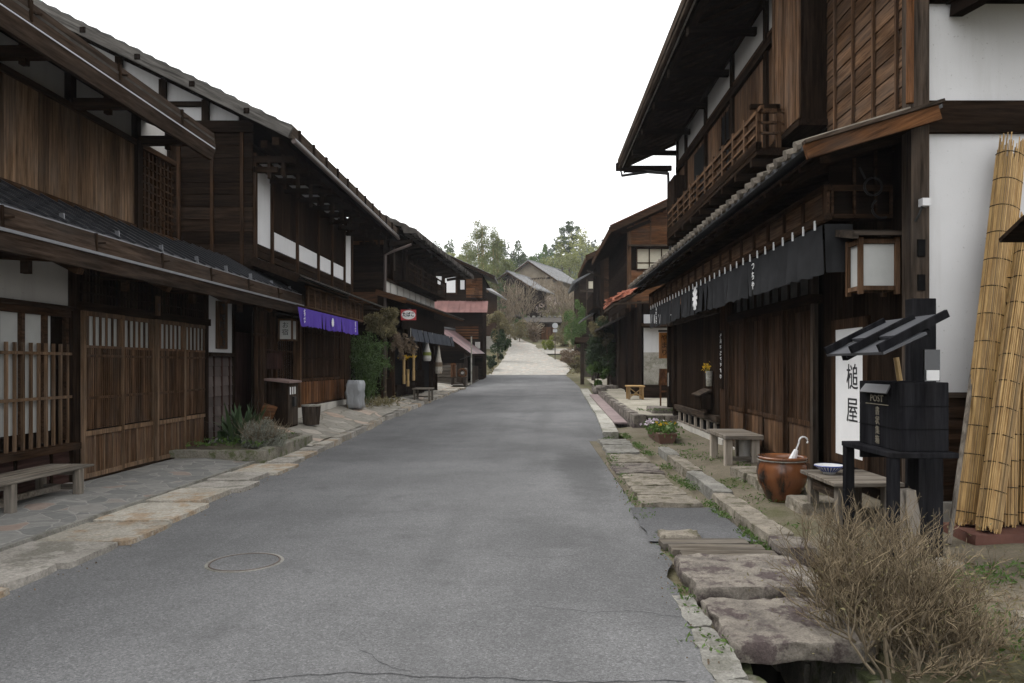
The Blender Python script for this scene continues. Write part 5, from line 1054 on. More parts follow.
# ---- terrace between the houses
table('bamboo_table','small golden bamboo table on the pale terrace beyond the black curtain house','table',3.1,3.7,25.1,25.8,.43,.9,'straw')
m = MB().beam((3.17,25.17,.48),(3.63,25.17,.83),.03,.03).beam((3.63,25.17,.48),(3.17,25.17,.83),.03,.03)
tt = [o for o in bpy.data.objects if o.name.startswith('bamboo_table')][0]; m.build('cross_brace', M['bamboo'], tt)
t = thing('hanging_sign', 'orange hanging board with dark characters at the far end of the black curtain', 'sign', (3.42,20.0,1.9)); MB().box(3.32,3.6,19.95,20.0,1.78,2.48).build('board', wood('orange','Z'), t); text('lettering','やまり','F',(3.46,19.94,2.42),.19,wood('dark','Z'),t); MB().beam((3.3,19.97,2.52),(3.75,19.97,2.52),.04,.05).build('bracket', wood('dark','X'), t)
tag(MB().slab((3.35,20.25,1.05),(3.75,20.25,1.05),(3.7,20.4,1.5),(3.4,20.4,1.5),.02).box(3.4,3.44,20.3,20.34,.3,1.4).box(3.66,3.7,20.3,20.34,.3,1.4).box(3.4,3.7,20.3,20.34,.85,.9).build('wooden_easel', wood('warm','Z')), 'wooden display easel under the orange hanging sign', 'easel')
for x0,x1,y0,y1,l in ((3.0,3.6,19.2,20.3,'flat entry stone left of the orange sign'),(2.5,2.95,30.8,31.8,'flat stone at the terrace end by the gutter lid'),(2.7,3.6,32.2,33.6,'broad step stone in front of the evergreen shrub')): tag(MB().rock(x0,x1,y0,y1,zt(x0,y0)-.2,zt(x0,y0)+.14,.02,8,y0,3).build('step_stone',M['stone_dark'],smooth=True),l,'step stone')
o = leaves([(rnd.uniform(2.6,3.7),rnd.choice((rnd.gauss(31,.8),rnd.gauss(18.9,.2))),0.45+abs(rnd.gauss(0,.02))) for _ in range(260)],.06,M['leaf_green'],'terrace_grass',None,.3,1.); o['kind']='stuff'
# ---- second right-hand house
X = 3.72
H = thing('house', 'two-storey warm brown timber house with papered window behind the black curtain house', 'building', (X,34,.5))
MB().box(X+.05,11,30.05,38,.5,7.2).build('wall', wood('soot','Z'), H)
planks(MB(),'X',X+.12,9,3.6,5.45,30.05,-.04,.27,False).build('cladding', wood('warm','X'), H); planks(MB(),'X',X+.12,9,6.45,7.25,30.05,-.04,.27,False).build('cladding', wood('warm','X'), H)
gp = MB(); 
for k in range(9): z0 = 7.25+.27*k; x0 = X+.15+max(0,(z0-7.2))/.46; gp.box(x0,9,30.01,30.05,z0,z0+.265)
gp.build('gable_cladding', wood('warm','X'), H)
MB().box(X-.02,X+.14,29.98,30.12,.5,7.4).build('corner_post', wood('brown','Z'), H); o = MB().box(X+.9,X+.95,29.97,30.01,6.4,8).build('batten', wood('brown','Z'), H); rep(o,[(1.1,0,.3),(2.2,0,.6)])
MB().slab((X,29.6,6.4),(9,29.6,6.4),(9,30.05,6.5),(X,30.05,6.5),.05).build('window_hood', wood('greybrown','X'), H)
wf = MB().box(X+.35,9,29.97,30.0,5.42,5.5).box(X+.35,9,29.97,30.0,5.72,5.76).box(X+.35,9,29.97,30.0,6.3,6.38)
for k in range(9): wf.box(X+.35+.5*k,X+.39+.5*k,29.97,30.0,5.42,6.38)
wf.build('window_frame', wood('mid','X'), H); MB().box(X+.35,9,30.0,30.01,5.44,6.36).build('shoji_paper', M['paper_old'], H)
rf = roof(MB(),(2.95,29.2,7.0),(2.95,38.5,7.0),(8.4,29.2,9.5),(8.4,38.5,9.5),14,.1,.05).build('roof', M['shingle'], H)
MB().slab((3.0,29.25,6.9),(3.0,38.4,6.9),(8.4,38.4,9.38),(8.4,29.25,9.38),.04).build('soffit', wood('dark','X'), rf)
MB().beam((2.9,29.17,6.92),(8.5,29.17,9.5),.06,.22).build('barge_board', wood('mid','X'), rf); MB().beam((2.92,29.15,7.08),(8.5,29.15,9.66),.12,.05).build('barge_cap', wood('warm','X'), rf)
MB().beam((2.93,29.2,6.9),(2.93,38.4,6.9),.06,.24).build('eave_fascia', wood('mid','Y'), rf); MB().beam((3.4,29.8,6.9),(4.6,29.8,7.4),.1,.12).build('bracket_arm', wood('dark','X'), rf)
pr = roof(MB(),(2.75,26.3,3.85),(2.75,30,3.85),(3.9,26.3,4.45),(3.9,30,4.45),6,.05,.05,14)
q = random.Random(4)
for k in range(40): x = q.uniform(2.6,4.0); y = q.uniform(26.2,29.); z0 = 3.85+(x-2.75)*.52; pr.beam((x-.1,y,z0+.1+q.uniform(-.05,.08)),(x+.15,y+q.uniform(-.1,.1),z0+.2),.2,.04)
po = pr.build('porch_roof', M['tile_pink'], H); MB().beam((2.75,26.2,3.75),(4.2,26.2,3.85),.06,.06).beam((2.8,26.4,3.74),(2.8,30,3.74),.1,.1).slab((2.8,26.3,3.78),(2.8,30,3.78),(3.9,30,4.36),(3.9,26.3,4.36),.03).build('porch_frame', wood('greybrown','X'), po)
MB().slab((2.7,30,3.2),(2.7,37,3.2),(3.7,37,3.7),(3.7,30,3.7),.08).build('lower_roof', M['shingle'], H)
planks(MB(),'Y',26.4,37.5,.6,3.7,X+.05,-.05,.25).build('board_wall', wood('dark','Z'), H)
for y in (26.5,28.2,30.0,33,36): MB().box(X-.1,X+.05,y-.08,y+.08,.5,3.9).build('post', wood('greybrown' if y>30 else 'dark','Z'), H)
MB().box(X+.12,4.9,26.35,26.4,2.05,3.4).build('plaster_panel', M['plaster'], H); MB().box(X+.12,4.9,26.34,26.4,.9,2.05).build('grey_panel', M['concrete'], H); MB().box(X+.1,4.9,26.4,30.05,.5,3.8).build('wall', wood('soot','Z'), H)
MB().slab((X,25.9,2.95),(5,25.9,2.95),(5,26.4,3.1),(X,26.4,3.1),.05).build('door_hood', wood('dark','X'), H); MB().box(X+.1,5,26.3,26.42,.4,.9).build('base', wood('dark','X'), H)
planks(MB(),'Y',30.1,38,3.7,7.1,X+.05,-.03,.3,False).build('side_cladding', wood('soot','Y'), H)
# third and fourth houses beyond
H = thing('house', 'dark timber house with red-brown barge boards, third on the right side of the street', 'building', (3.8,45,.9))
MB().box(3.85,10,42.5,50,.7,7.9).build('wall', wood('dark','X'), H); planks(MB(),'X',3.9,9,4.6,7.9,42.5,-.04,.3,False).build('cladding', wood('mid','X'), H)
rf = roof(MB(),(2.9,41.8,7.75),(2.9,50.5,7.75),(8,41.8,10.1),(8,50.5,10.1),12,.12,.06).build('roof', M['shingle'], H); MB().beam((2.85,41.77,7.65),(8.1,41.77,10.05),.08,.3).build('barge_board', wood('mid','X'), rf); MB().slab((2.95,41.85,7.6),(2.95,50.4,7.6),(8,50.4,9.95),(8,41.85,9.95),.05).build('soffit', wood('dark','X'), rf); MB().beam((2.87,41.8,7.6),(2.87,50,7.6),.08,.3).build('eave_fascia', wood('mid','Y'), rf)
MB().beam((2.9,42.3,7.0),(4.2,42.3,6.4),.1,.1).build('bracket_arm', wood('dark','X'), H); MB().box(3.3,3.9,43,48,4.9,5.05).build('balcony', wood('dark','Y'), H); MB().box(3.3,3.4,43,48,5.05,5.8).build('balcony_front', wood('soot','Y'), H)
for y in (42.6,45,47.5): MB().box(3.72,3.9,y-.1,y+.1,.7,7.6).build('post', wood('dark','Z'), H)
MB().slab((2.9,47,4.5),(2.9,51,4.5),(4.2,51,5.3),(4.2,47,5.3),.08).build('white_tin_roof', M['tile_light'], H)
H = thing('house', 'dark gabled house with half-timbered front, farthest on the right beyond the white tin roof', 'building', (6.4,64,2))
MB().box(3.6,11,62,70,1.5,9.0).prism([(3.6,62,9.0),(11,62,9.0),(7.3,62,11.0)],(0,8,0)).build('wall', wood('dark','X'), H)
rf = MB().slab((3.0,61.3,8.5),(3.0,70,8.5),(7.3,70,11.2),(7.3,61.3,11.2),.2).slab((12,61.3,8.5),(12,70,8.5),(7.3,70,11.2),(7.3,61.3,11.2),.2).build('roof', M['tile'], H)
MB().box(3.7,10.9,61.9,61.98,7.7,7.9).box(3.7,10.9,61.9,61.98,5.4,5.6).build('beam', wood('greybrown','X'), H)
for x in (4.2,5.4,6.8): MB().box(x,x+.12,61.9,61.98,5.6,8.8).build('post', wood('greybrown','Z'), H)
MB().box(4.4,4.9,61.92,61.97,8.0,8.6).build('window', M['paper_old'], H); MB().box(5.6,6.2,61.92,61.97,6.0,6.4).build('window', M['paper'], H)
# notice post, white sign plate, bushes
t = thing('notice_board', 'roofed wooden notice board on stout posts at the roadside before the evergreen shrub', 'notice board', (2.6,40,.7)); z=.65
for x in (2.5,3.1): MB().box(x-.1,x+.1,39.9,40.1,z-.1,z+2.2).build('post', wood('greybrown','Z'), t)
MB().slab((2.1,39.4,z+2.15),(3.25,39.4,z+2.15),(3.25,40,z+2.45),(2.1,40,z+2.45),.06).slab((2.1,40.6,z+2.15),(3.25,40.6,z+2.15),(3.25,40,z+2.45),(2.1,40,z+2.45),.06).build('roof', wood('dark','X'), t); MB().box(2.6,3.0,39.96,40.04,z+.3,z+1.7).build('board', wood('grey','Z'), t)
t = thing('sign_plate', 'small blank pale sign plate on a post before the evergreen shrub', 'sign', (2.85,36,.6)); MB().box(2.7,3.0,35.96,35.99,1.9,2.35).build('plate', M['paper'], t); MB().box(2.82,2.87,36,36.05,.5,2.2).build('post', wood('grey','Z'), t)
t = thing('evergreen_shrub', 'tall dark evergreen shrub with a pale green crown against the second right-hand house', 'shrub', (3.35,35.2,.6)); trunk_mb((3.45,35.2,.55),(3.3,35.2,3.2),.08,7,.9,5,.15).build('trunk', M['bark'], t)
leaves(crown_pts(6000,(3.4,35.1,2.2),(.95,.8,1.4),28,.33),.15,M['leaf_dark'],'foliage',t,.4); leaves(crown_pts(1500,(3.15,34.8,3.2),(.6,.5,.6),10,.35),.14,M['leaf_olive'],'pale_foliage',t,.4); leaves(crown_pts(700,(3.0,34.4,1.2),(.5,.4,.5),8,.35),.18,M['leaf_green'],'low_foliage',t,.5)
# ================================================================== LEFT END OF THE STREET
H = thing('house', 'tall timber house with pink sheet-metal skirt roof at the left bend', 'building', (-6,48,.7))
MB().box(-9.5,-3.25,45.1,48.5,.3,7.1).prism([(-9.5,45.1,7.1),(-3.25,45.1,7.1),(-6.25,45.1,8.5)],(0,8,0)).build('wall', wood('dark','X'), H)
rf = roof(MB(),(-2.5,44.5,6.95),(-2.5,49,6.95),(-6.4,44.5,8.75),(-6.4,49,8.75),12,.08,.04).slab((-10,44.5,6.95),(-10,49,6.95),(-6.3,49,8.75),(-6.3,44.5,8.75),.1).build('roof', M['tile_light'], H)
MB().beam((-2.5,44.46,6.85),(-6.4,44.46,8.62),.08,.2).build('barge_board', wood('dark','X'), rf)
f = MB().box(-5.6,-4.8,45.0,45.08,5.9,7.05).build('window', wood('mid','Z'), H); MB().box(-5.52,-4.9,44.98,45.0,6.0,7.0).build('shoji_paper', M['white'], f)
MB().box(-6.3,-5.75,45.02,45.08,6.5,7.0).build('plaster_panel', M['plaster'], H); MB().box(-4.6,-4.35,44.98,45.06,6.2,6.75).build('plaster_panel', M['plaster'], H)
p = MB(); q = random.Random(1)
for k in range(6):
    x = -4.25
    while x < -3.3: L = q.uniform(.25,.6); p.box(x,min(-3.27,x+L),45.02-q.uniform(0,.03),45.09,5.7+.2*k,5.89+.2*k); x += L+.01
p.build('patched_boards', wood('warm','X'), H)
MB().box(-4.3,-3.05,44.9,44.95,5.55,5.6).box(-4.3,-3.05,44.9,44.95,5.8,5.83).build('balcony_rail', wood('dark','X'), H)
tr = MB(); 
for k in range(11): x = -6.7+.345*k; tr.slab((x,44.2,4.75),(x+.335,44.2,4.75),(x+.335,45.05,5.5),(x,45.05,5.5),.03); tr.beam((x,44.2,4.77),(x,45.05,5.52),.025,.03)
tr.build('skirt_roof', M['tin_pink'], H); planks(MB(),'X',-6.7,-3.28,.8,4.7,45.08,-.04,.25,False).build('cladding', wood('dark','X'), H)
lt = MB(); [lt.box(-4.9+.0,-3.5,45.0,45.03,3.2+.16*k,3.3+.16*k) for k in range(5)]; lt.build('weathered_slats', wood('warm','X'), H); MB().box(-3.7,-3.4,45.0,45.04,2.6,3.0).build('vent', M['plaster_dim'], H)
H = thing('annex', 'low annex with striped red and grey tiled roof at the left bend', 'building', (-4.8,43.5,.7))
MB().box(-7.5,-3.9,40.2,45,.4,2.35).build('wall', wood('soot','X'), H)
n = 28; E0,E1,T0,T1 = Vector((-3.55,39.4,2.2)),Vector((-3.1,45,2.3)),Vector((-5.4,39.4,3.6)),Vector((-4.95,45,3.7)); parts = (MB(),MB())
for k in range(n):
    a, b = k/n, (k+1)/n; parts[k%2].slab(E0.lerp(E1,a),E0.lerp(E1,b),T0.lerp(T1,b),T0.lerp(T1,a),.05)
ra = parts[0].build('roof', M['tile_red'], H); parts[1].build('grey_tile_rows', M['tile'], ra); MB().tube([T0+Vector((0,0,.04)),T1+Vector((0,0,.04))],.09,6).build('ridge', M['tile'], ra)
MB().slab((-7.6,39.5,2.3),(-5.5,39.5,2.3),(-5.5,40.4,2.75),(-7.6,40.4,2.75),.05).build('side_roof', M['tile_pink'], ra)
MB().beam((-3.5,39.36,2.12),(-5.5,39.36,3.57),.06,.2).beam((-3.52,39.4,2.12),(-3.08,45,2.22),.06,.14).build('barge_board', wood('dark','X'), ra)
o = MB().box(-3.9,-3.72,40.05,40.19,.6,2.35).build('post', wood('greybrown','Z'), H); rep(o,[(0,4.7,0)]); MB().box(-6.2,-5.2,40.15,40.2,.9,2.1).build('window', M['glass'], H)
planks(MB(),'X',-5.1,-3.9,.5,1.7,40.18,-.03,.15).build('plank_door', wood('greybrown','Z'), H)
t = thing('bamboo_fence', 'short grey-brown board fence under the red tiled annex roof', 'fence', (-3.5,43,.7)); planks(MB(),'Y',41.2,46.5,.6,1.55,-3.55,.04,.16).build('boards', wood('greybrown','Z'), t); MB().box(-3.62,-3.55,41.2,46.5,1.3,1.38).build('rail', wood('dark','Y'), t)
t = thing('utility_pole', 'thin grey pole in front of the red tiled annex', 'pole', (-3.3,39.6,.6)); MB().tube([(-3.42,39.2,.5),(-3.42,39.2,3.1)],.035,8).build('shaft', M['concrete'], t); MB().tube([(-3.42,39.2,3.1),(-3.42,39.2,3.16)],.05,8).tube([(-3.42,39.2,2.1),(-4.1,39.9,1.9)],.018,5).build('bracket', M['iron'], t)
# ================================================================== BACKGROUND
def farhouse(name,label,cx,cy,zb,rz,w,l,hw,hr,wall,roofm,ov=.9,bands=True):
    t = thing(name,label,'building',(cx,cy,zb),rz=rz); MB().box(-w/2,w/2,-l/2,l/2,-1.5,hw).prism([(-w/2,-l/2,hw),(w/2,-l/2,hw),(0,-l/2,hw+hr)],(0,l,0)).build('wall', wall, t, True)
    s = hr/(w/2); a = w/2+ov; rf = MB(); roof(rf,(a,-l/2-.7,hw-ov*s+.1),(a,l/2+.7,hw-ov*s+.1),(0,-l/2-.7,hw+hr+.12),(0,l/2+.7,hw+hr+.12),10,.12,.06,0); roof(rf,(-a,-l/2-.7,hw-ov*s+.1),(-a,l/2+.7,hw-ov*s+.1),(0,-l/2-.7,hw+hr+.12),(0,l/2+.7,hw+hr+.12),10,.12,.06,0)
    for k in range(int(l/.45)):
        y = -l/2-.6+.45*k
        for sg in (1,-1): rf.tube([(sg*a,y,hw-ov*s+.18),(0,y,hw+hr+.2)],.06,5)
    ro = rf.build('roof', roofm, t, True); MB().tube([(0,-l/2-.8,hw+hr+.18),(0,l/2+.8,hw+hr+.18)],.16,8).build('ridge', M['tile'], ro, True)
    MB().beam((a,-l/2-.72,hw-ov*s-.02),(0,-l/2-.72,hw+hr),.08,.22).beam((-a,-l/2-.72,hw-ov*s-.02),(0,-l/2-.72,hw+hr),.08,.22).build('barge_board', wood('mid','X'), ro, True)
    if bands:
        MB().box(-w/2-.02,w/2+.02,-l/2-.06,-l/2-.01,hw-.15,hw+.1).box(-w/2-.02,w/2+.02,-l/2-.06,-l/2-.01,hw*.5,hw*.5+.18).build('beam', wood('dark','X'), t, True)
        for x in (-w*.3,.0,w*.28): f = MB().box(x-.55,x+.55,-l/2-.05,-l/2-.01,hw*.12,hw*.42).build('window', wood('mid','Z'), t, True); MB().box(x-.48,x+.48,-l/2-.07,-l/2-.05,hw*.15,hw*.39).build('pane', M['glass'], f, True)
    return t
farhouse('hillside_house','large pale-walled house with long grey tiled gable roof high on the hillside',1.4,116,9.5,-R(24),7.6,11.5,5.0,2.5,plain('beige_earth_wall', (.20,.17,.13), .9, var=.2, scale=1.),M['tile_light'])
farhouse('hillside_house','smaller dark house with orange-brown barge boards in front of the pale hillside house',-2.2,97,6.0,-R(20),5.2,7,5.6,1.6,wood('dark','X'),M['tile_light'])
farhouse('hillside_house','dark house with a white window seen just past the pink skirt roof',-7.6,74,2.6,-R(8),6,8,6.4,2.0,wood('mid','X'),M['tile_light'])
t = thing('gate_hut', 'low wooden hut with a shallow stone-weighted roof and orange-brown boards above the stone road', 'hut', (.8,84,4.6)); z = 4.3
MB().box(-.6,2.3,83.5,86,z-.3,z+2.2).build('wall', wood('mid','Z'), t); MB().slab((-1.4,82.6,z+2.1),(2.9,82.6,z+2.1),(2.9,84.7,z+2.75),(-1.4,84.7,z+2.75),.14).slab((-1.4,86.8,z+2.1),(2.9,86.8,z+2.1),(2.9,84.7,z+2.75),(-1.4,84.7,z+2.75),.14).build('roof', M['shingle'], t); planks(MB(),'X',.6,2.2,z,z+1.6,83.5,-.04,.25).build('door', wood('warm','Z'), t)
MB().box(-1.45,-1.35,82.7,86.7,z+1.9,z+2.1).build('barge_board', wood('dark','Y'), t); m = MB(); [m.rock(-1+.6*k,-.7+.6*k,84.5,84.9,z+2.74,z+2.92,.04,4,k,3,.2) for k in range(7)]; m.build('roof_stones', M['stone_grey'], t)
t = thing('notice_roof', 'small roofed notice board on the slope left of the wooden hut', 'notice board', (-2.6,90,5.6)); MB().box(-3.3,-1.9,89.95,90.05,6.6,7.5).build('board', wood('mid','X'), t); MB().slab((-3.6,89.6,7.5),(-1.6,89.6,7.5),(-1.6,90.1,7.75),(-3.6,90.1,7.75),.08).build('roof', M['tin_dark'], t)
for x in (-3.2,-2.0): MB().box(x-.06,x+.06,89.94,90.06,5.2,6.6).build('post', wood('dark','Z'), t)
for x0,x1,y,z0,h,l in ((-4.6,-.3,93,5.7,1.0,'pale retaining wall on the slope behind the wooden hut'),(-5.2,-3.7,72,3.1,1.2,'short white wall at the left side of the stone road')): tag(MB().box(x0,x1,y,y+.3,z0-.8,z0+h).box(x0-.05,x1+.05,y-.05,y+.35,z0+h,z0+h+.1).build('wall',M['foundation']), l, 'wall')
t = thing('road_sign', 'round road sign on a thin brown pole beside the stone road', 'road sign', (1.6,62,2)); zz = g(62); MB().tube([(1.6,62,zz-.1),(1.6,62,zz+3.0)],.035,8).build('pole', M['gutter'], t); MB().tube([(1.6,61.93,zz+2.85),(1.6,61.96,zz+2.85)],.24,20).box(1.42,1.78,61.93,61.96,zz+2.3,zz+2.55).build('plate', plain('grey_sign_back', (.40,.41,.42), .5, var=.1), t)
def tree(name,label,cat,x,y,h,r,mat,n,size,clumps=16,shape='ball',cr=.33,trunk=.3,group=None,zb=None,asp=.45,limbs=5,th=None):
    z = (terr(x,y) if zb is None else zb)-.05; t = thing(name,label,cat,(x,y,z),group); th = h*trunk if th is None else th
    trunk_mb((x,y,z),(x+.03*h,y,z+h*.85),max(.03,h*.016),limbs,r*.75,int(abs(x*7+y))).build('trunk' if h > 1.5 else 'stem', M['bark'], t)
    leaves(crown_pts(n,(x,y,z+th+(h-th)/2),(r,r,(h-th)/2),clumps,cr,shape),size,M[mat],'foliage',t,asp); return t
tree('round_pine','bright green rounded tree right of the wooden hut','tree',3.15,60,5.1,1.0,'leaf_green',5200,.19,26,cr=.3,trunk=.22,asp=.3)
tree('lime_bush','round yellow-green clipped bush beside the road sign pole','bush',1.2,70.5,1.35,.62,'leaf_lime',2200,.14,24,cr=.35,trunk=.0,asp=.5)
for x,y,h,r,mt,l in ((2.9,57,1.35,.75,'leaf_brown','brown withered bush right of the stone road foot'),(3.3,54,1.3,.7,'leaf_olive','olive bush behind the roofed notice board'),(2.5,60.5,1.0,.55,'leaf_brown','low rusty bush beside the sign pole foot'),(-1.75,80,2.3,1.0,'leaf_olive','olive bush at the bend of the stone road'),(-3.6,78,2.6,1.1,'leaf_lime' if False else 'leaf_olive','tall olive bush left of the bend'),(-.3,80,1.6,.7,'leaf_brown','brown bush before the wooden hut'),(2.6,75,1.5,1.,'leaf_olive','spreading olive bush right of the lime bush'),(4.4,71,1.9,1.2,'leaf_olive','olive twiggy bush below the bright green tree')):
    tree('bush',l,'bush',x,y,h,r,mt,1700,.17,14,cr=.4,trunk=0.,limbs=4)
for x,y,h,r,mt,l in ((-3.4,88,2.0,1.3,'leaf_olive','olive garden bush under the bare trees left of the hut'),(-1.4,90,2.2,1.2,'leaf_green','green garden bush just behind the hut roof'),(1.0,91,2.6,1.3,'leaf_olive','yellowish garden bush behind the hut'),(3.4,88,2.4,1.4,'leaf_olive','wide olive bush right behind the hut'),(4.6,95,3.0,1.7,'leaf_green','green bush high on the slope at right'),(-5.2,86,2.6,1.2,'leaf_brown','brown bush by the dark house past the pink roof'),(6.4,90,2.6,1.6,'leaf_olive','olive bush beside the farthest right house'),(2.4,97,2.6,1.4,'leaf_lime','pale lime bush on the slope below the pale hillside house')):
    tree('bush',l,'bush',x,y,h,r,mt,1500,.2,14,cr=.42,trunk=0.,limbs=4)
t = tree('roadside_tree','reddish olive topped tree with dark ivy below, left of the stone road','tree',-3.1,61,4.2,1.15,'leaf_olive',2600,.2,16,trunk=.45); leaves(crown_pts(1900,(-3.0,60.8,g(61)+1.3),(.85,.6,1.2),16,.35),.2,M['leaf_dark'],'ivy',t,.5)
tree('bush','dark low bush against the left wall of the stone road','bush',-3.5,55,1.2,.7,'leaf_dark',900,.18,10,trunk=0.)
o = leaves([(rnd.uniform(-3.9,-3.0) if k%2 else rnd.uniform(2.3,4),rnd.uniform(50,66),0) for k in range(600)],.2,M['leaf_olive'],'verge_grass',None,.3,1.)
for v in o.data.vertices: v.co.z += g(v.co.y+o.location.y)-o.location.z+.05
o['kind'] = 'stuff'
def bare(label,x,y,h,r,seed,n=900):
    z = terr(x,y)-.05; t = thing('bare_tree',label,'tree',(x,y,z)); m = trunk_mb((x,y,z),(x+.2,y,z+h*.7),h*.022,7,r,seed,.2); q = random.Random(seed)
    for k in range(150):
        an = q.uniform(0,6.28); rr = r*math.sqrt(q.random())*.6; b = Vector((x+math.cos(an)*rr,y+math.sin(an)*rr,z+h*q.uniform(.3,.75))); e = b+Vector((math.cos(an)*r*.5*q.random()+q.gauss(0,.3),math.sin(an)*r*.5+q.gauss(0,.3),h*q.uniform(.1,.3))); m.tube([b,b.lerp(e,.5)+Vector((q.gauss(0,.12),q.gauss(0,.12),.1)),e],[.035,.025,.012],3)
    m.build('branches',M['twig_dark'],t)
    if n > 200: leaves(crown_pts(n,(x,y,z+h*.62),(r,r,h*.36),18,.3),.16,M['leaf_brown'],'buds',t,.3)
bare('grey bare-branched tree in the middle of the slope before the hillside houses',-1.6,88,6.6,2.6,3); bare('bare brown tree right of the middle one, below the pale hillside house',3.0,92,5.6,2.4,5); bare('bare tree above the notice board on the slope',-3.6,86,4.8,1.7,8,600); bare('wide brown bare tree in front of the smaller dark hillside house',-3.6,91,6.4,2.4,23); bare('grey-brown bare tree left of the pale hillside house wall',.6,100,6.2,2.6,29); bare('brown bare thicket tree right of the wooden hut roof',4.6,90,4.6,2.2,33); bare('rusty bare tree at the foot of the pale hillside house',4.0,103,5.4,2.6,37,1400)
bare('low bare shrub tree before the farthest right house',6.0,85,4.6,2.2,11)
t = bare('grey leafless shrub in front of the wooden hut boards',-.2,82,2.4,1.2,19,150)
tree('blossom_tree','pale blossoming tree above the wooden hut roof','tree',1.6,95,3.8,1.8,'blossom',900,.16,14,trunk=.3)
for k,(x,y,h,r) in enumerate(((-4.2,84,6.2,1.0),(-2.6,92,5.4,1.1))): 
    l = ('tiered dark topiary pine left of the bare trees','smaller tiered topiary pine beside the bare trees')[k]; z = terr(x,y); t = thing('topiary_pine',l,'tree',(x,y,z)); trunk_mb((x,y,z),(x,y,z+h),.1,5,r,k+2).build('trunk',M['bark'],t)
    P = np.concatenate([crown_pts(500,(x+rnd.uniform(-.2,.2),y,z+h*f),(r*(1.2-f*.8),r*(1.2-f*.8),h*.06),8,.4) for f in (.3,.45,.6,.75,.88,.97)]); leaves(P,.18,M['leaf_pine'],'foliage',t,.25)
tree('cypress','small upright green cypress before the farthest right house','tree',4.6,75,5.2,.8,'leaf_pine',2600,.2,30,'cone',.25,.1)
tree('bush','reddish brown bush between hut and farthest right house','bush',5.4,79,3.2,1.6,'leaf_brown',1600,.2,14,trunk=.1)
# bamboo plumes behind the left houses
G = 'bamboo plumes behind the left row'
for x,y,h,r,l in ((-6.9,92,14.2,1.15,'tallest feathery bamboo plume behind the left row, against the sky'),(-5.1,94,13.0,.9,'second feathery bamboo plume, right of the tallest'),(-8.6,95,10.8,1.0,'lower bamboo plume left of the tallest'),(-3.9,96,9.0,.8,'slim bamboo plume at the right of the group')):
    z = terr(x,y); t = thing('bamboo_plume',l,'bamboo',(x,y,z),G); m = MB(); q = random.Random(int(h*10)); P = []
    for k in range(5):
        tx,ty = x+q.uniform(-.4,.4)*r,y+q.uniform(-.5,.5); hh = h*q.uniform(.85,1.); top = Vector((tx+q.uniform(-.4,.4),ty,z+hh)); m.tube([(x+q.uniform(-.3,.3),y,z),(tx,ty,z+hh*.6),top],[.05,.04,.012],4)
        for j in range(15):
            f = .35+.65*j/15; c = Vector((tx,ty,z+hh*f)); w = r*(1.15-f)*1.3+.18; P.append(c+Vector((q.gauss(0,w*.7),q.gauss(0,w*.7),q.gauss(0,.25))))
    m.build('stem',M['bamboo'],t); P = np.array([tuple(p) for p in P]); pts = P[rng.integers(0,len(P),6500)]+rng.normal(size=(6500,3))*np.array((.34,.34,.25)); leaves(pts,.28,M['leaf_bamboo'],'foliage',t,.28,.2)
# trees on the hillside, each a tree of its own
G = 'trees on the hillside behind the houses'
HT = [(-12,112,8.5,3.2,'leaf_bamwood','yellow-green bamboo grove clump low behind the bamboo plumes','ball'),(-6.5,118,8,3.,'leaf_bamwood','light green rounded tree right of the bamboo plumes','ball'),(-16,128,12,3.5,'leaf_pine','mid green tree behind the left houses','ball'),
 (-8,140,12,3.2,'leaf_green','green broad tree left behind the pale hillside house','ball'),(-4.5,140,13.5,3.,'leaf_pine','dark upright tree just left of the pale hillside house ridge','ball'),(1.2,152,12.6,3.,'leaf_green','green tree behind the pale hillside house ridge','ball'),
 (8.6,136,14,3.8,'leaf_bamwood','big yellow-green bamboo mass behind the pale hillside roof','ball'),(4.6,144,13.6,3.4,'leaf_bamwood','bamboo mass left of the big yellow-green one','ball'),(14,134,11,3.6,'leaf_bamwood','bamboo slope right of the big yellow-green one','ball'),(17.5,126,8,3.2,'leaf_bamwood','low bamboo at the right foot of the grove','ball'),
 (21,150,13,3.5,'leaf_pine','dark tree beyond the right houses','ball'),(-22,150,14,4.,'leaf_pine','dark tree far left behind the row','ball'),(25,130,12,3.6,'leaf_pine','tree at the far right of the slope','ball')]
for x,y,h,r,mt,l,s in HT: tree('hill_tree',l,'tree',x,y,h,r,mt,4200,.42,26,s,.3,.2,G)
x,y = 6.2,143; z = terr(x,y); t = thing('tall_pine','tall open-crowned pine rising above the bamboo grove','tree',(x,y,z),G); trunk_mb((x,y,z),(x+.8,y,z+15.6),.22,9,3.2,6,.5).build('trunk',M['bark'],t)
P = np.concatenate([crown_pts(760,(x+dx,y+dy,z+hh),(1.25,1.25,.85),8,.5) for dx,dy,hh in ((.3,0,15.6),(-.9,.5,14.6),(1.4,-.5,14.9),(.5,.8,13.7),(-1.5,0,12.9),(1.9,.4,13.4),(-.3,-.6,12.4),(-2.2,.3,11.9),(1.5,0,12.0),(.2,.3,11.2))]); leaves(P,.36,M['leaf_pine'],'foliage',t,.3)
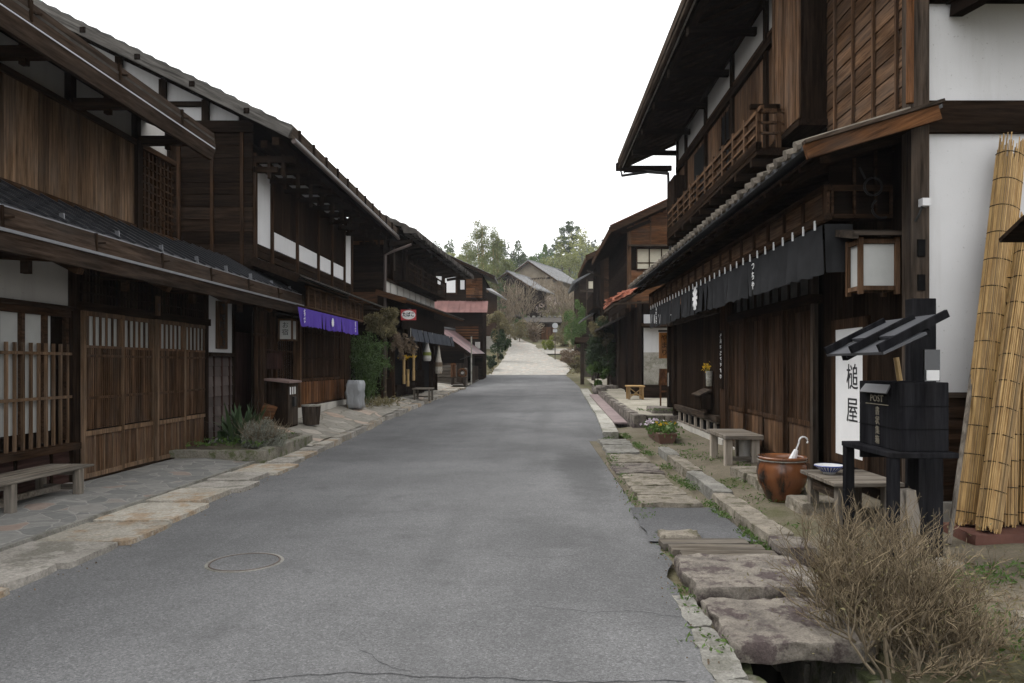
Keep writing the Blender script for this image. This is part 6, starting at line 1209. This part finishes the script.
# far wooded ridge reads as one mass
P = []; q = random.Random(31)
for k in range(1700):
    y = q.uniform(175,330); x = q.uniform(-1,1)*(y*.55)+8; h = q.uniform(6,12); r = h*.24; z = terr(x,y)
    if abs(x-8) < y*.3:
        n = 26
        for j in range(n): f = q.random(); a = q.uniform(0,6.28); rr = r*(1.05-f)*math.sqrt(q.random())+.2; P.append((x+rr*math.cos(a),y+rr*math.sin(a),z+h*(.15+.85*f)))
o = leaves(P,1.5,M['leaf_far'],'woodland',None,.6); o['kind'] = 'stuff'
t = thing('radio_mast','thin grey mast rising behind the trees left of the hillside houses','mast',(-10,190,terr(-10,190))); z = terr(-10,190); MB().tube([(-10,190,z),(-10,190,z+17.5)],[.35,.22],8).build('shaft',M['concrete'],t); MB().lathe((-10,190,z),[(0,15.9),(.5,16),(.5,17.2),(0,17.3)],10).build('antenna_ring',M['tile_light'],t)
# ================================================================== LIGHT, CAMERA
W = bpy.data.worlds.new('World'); SC.world = W; W.use_nodes = True; nt = W.node_tree; bg = nt.nodes['Background']
sky = N(nt,'ShaderNodeTexSky'); sky.sky_type = 'NISHITA'; sky.sun_disc = False; EL, ROT = R(52), R(-60); sky.sun_elevation = EL; sky.sun_rotation = ROT; sky.air_density = 1.; sky.dust_density = 4.; sky.ozone_density = 1.
hs = N(nt,'ShaderNodeHueSaturation'); hs.inputs['Saturation'].default_value = .12; nt.links.new(sky.outputs[0], hs.inputs['Color'])
c = mix(nt, .7, hs.outputs[0], (13.1,13.15,13.25)); nt.links.new(c, bg.inputs['Color']); bg.inputs['Strength'].default_value = .1
S = bpy.data.lights.new('sun','SUN'); S.energy = .8; S.angle = R(25); S.color = (1.,.97,.93); so = bpy.data.objects.new('sun',S); COL.objects.link(so)
d = Vector((math.sin(ROT)*math.cos(EL), math.cos(ROT)*math.cos(EL), math.sin(EL))); so.rotation_euler = d.to_track_quat('Z','Y').to_euler(); so.location = (0,0,30)
cam = bpy.data.cameras.new('camera'); cam.lens = 740/1024*36; cam.sensor_width = 36; cam.shift_x = -24/1024; cam.shift_y = 23.5/1024; cam.clip_end = 2000; cam.clip_start = .05
co = bpy.data.objects.new('camera',cam); COL.objects.link(co); co.location = (0,0,1.6); co.rotation_euler = (R(90),0,0); SC.camera = co
SC.view_settings.view_transform = 'Standard'; SC.view_settings.look = 'None'; SC.view_settings.exposure = .95; SC.view_settings.gamma = 1
hz = MB().box(-330,330,-45,610,-3,76).build('haze', bpy.data.materials.new('haze_air')); hz['kind'] = 'stuff'; hm = hz.data.materials[0]; hm.use_nodes = True; hn = hm.node_tree; hn.nodes.remove(hn.nodes['Principled BSDF'])
pv = hn.nodes.new('ShaderNodeVolumePrincipled'); pv.inputs['Density'].default_value = .0004; pv.inputs['Color'].default_value = (.93,.95,1,1); hn.links.new(pv.outputs[0], hn.nodes['Material Output'].inputs['Volume'])
SC.cycles.max_bounces = 6
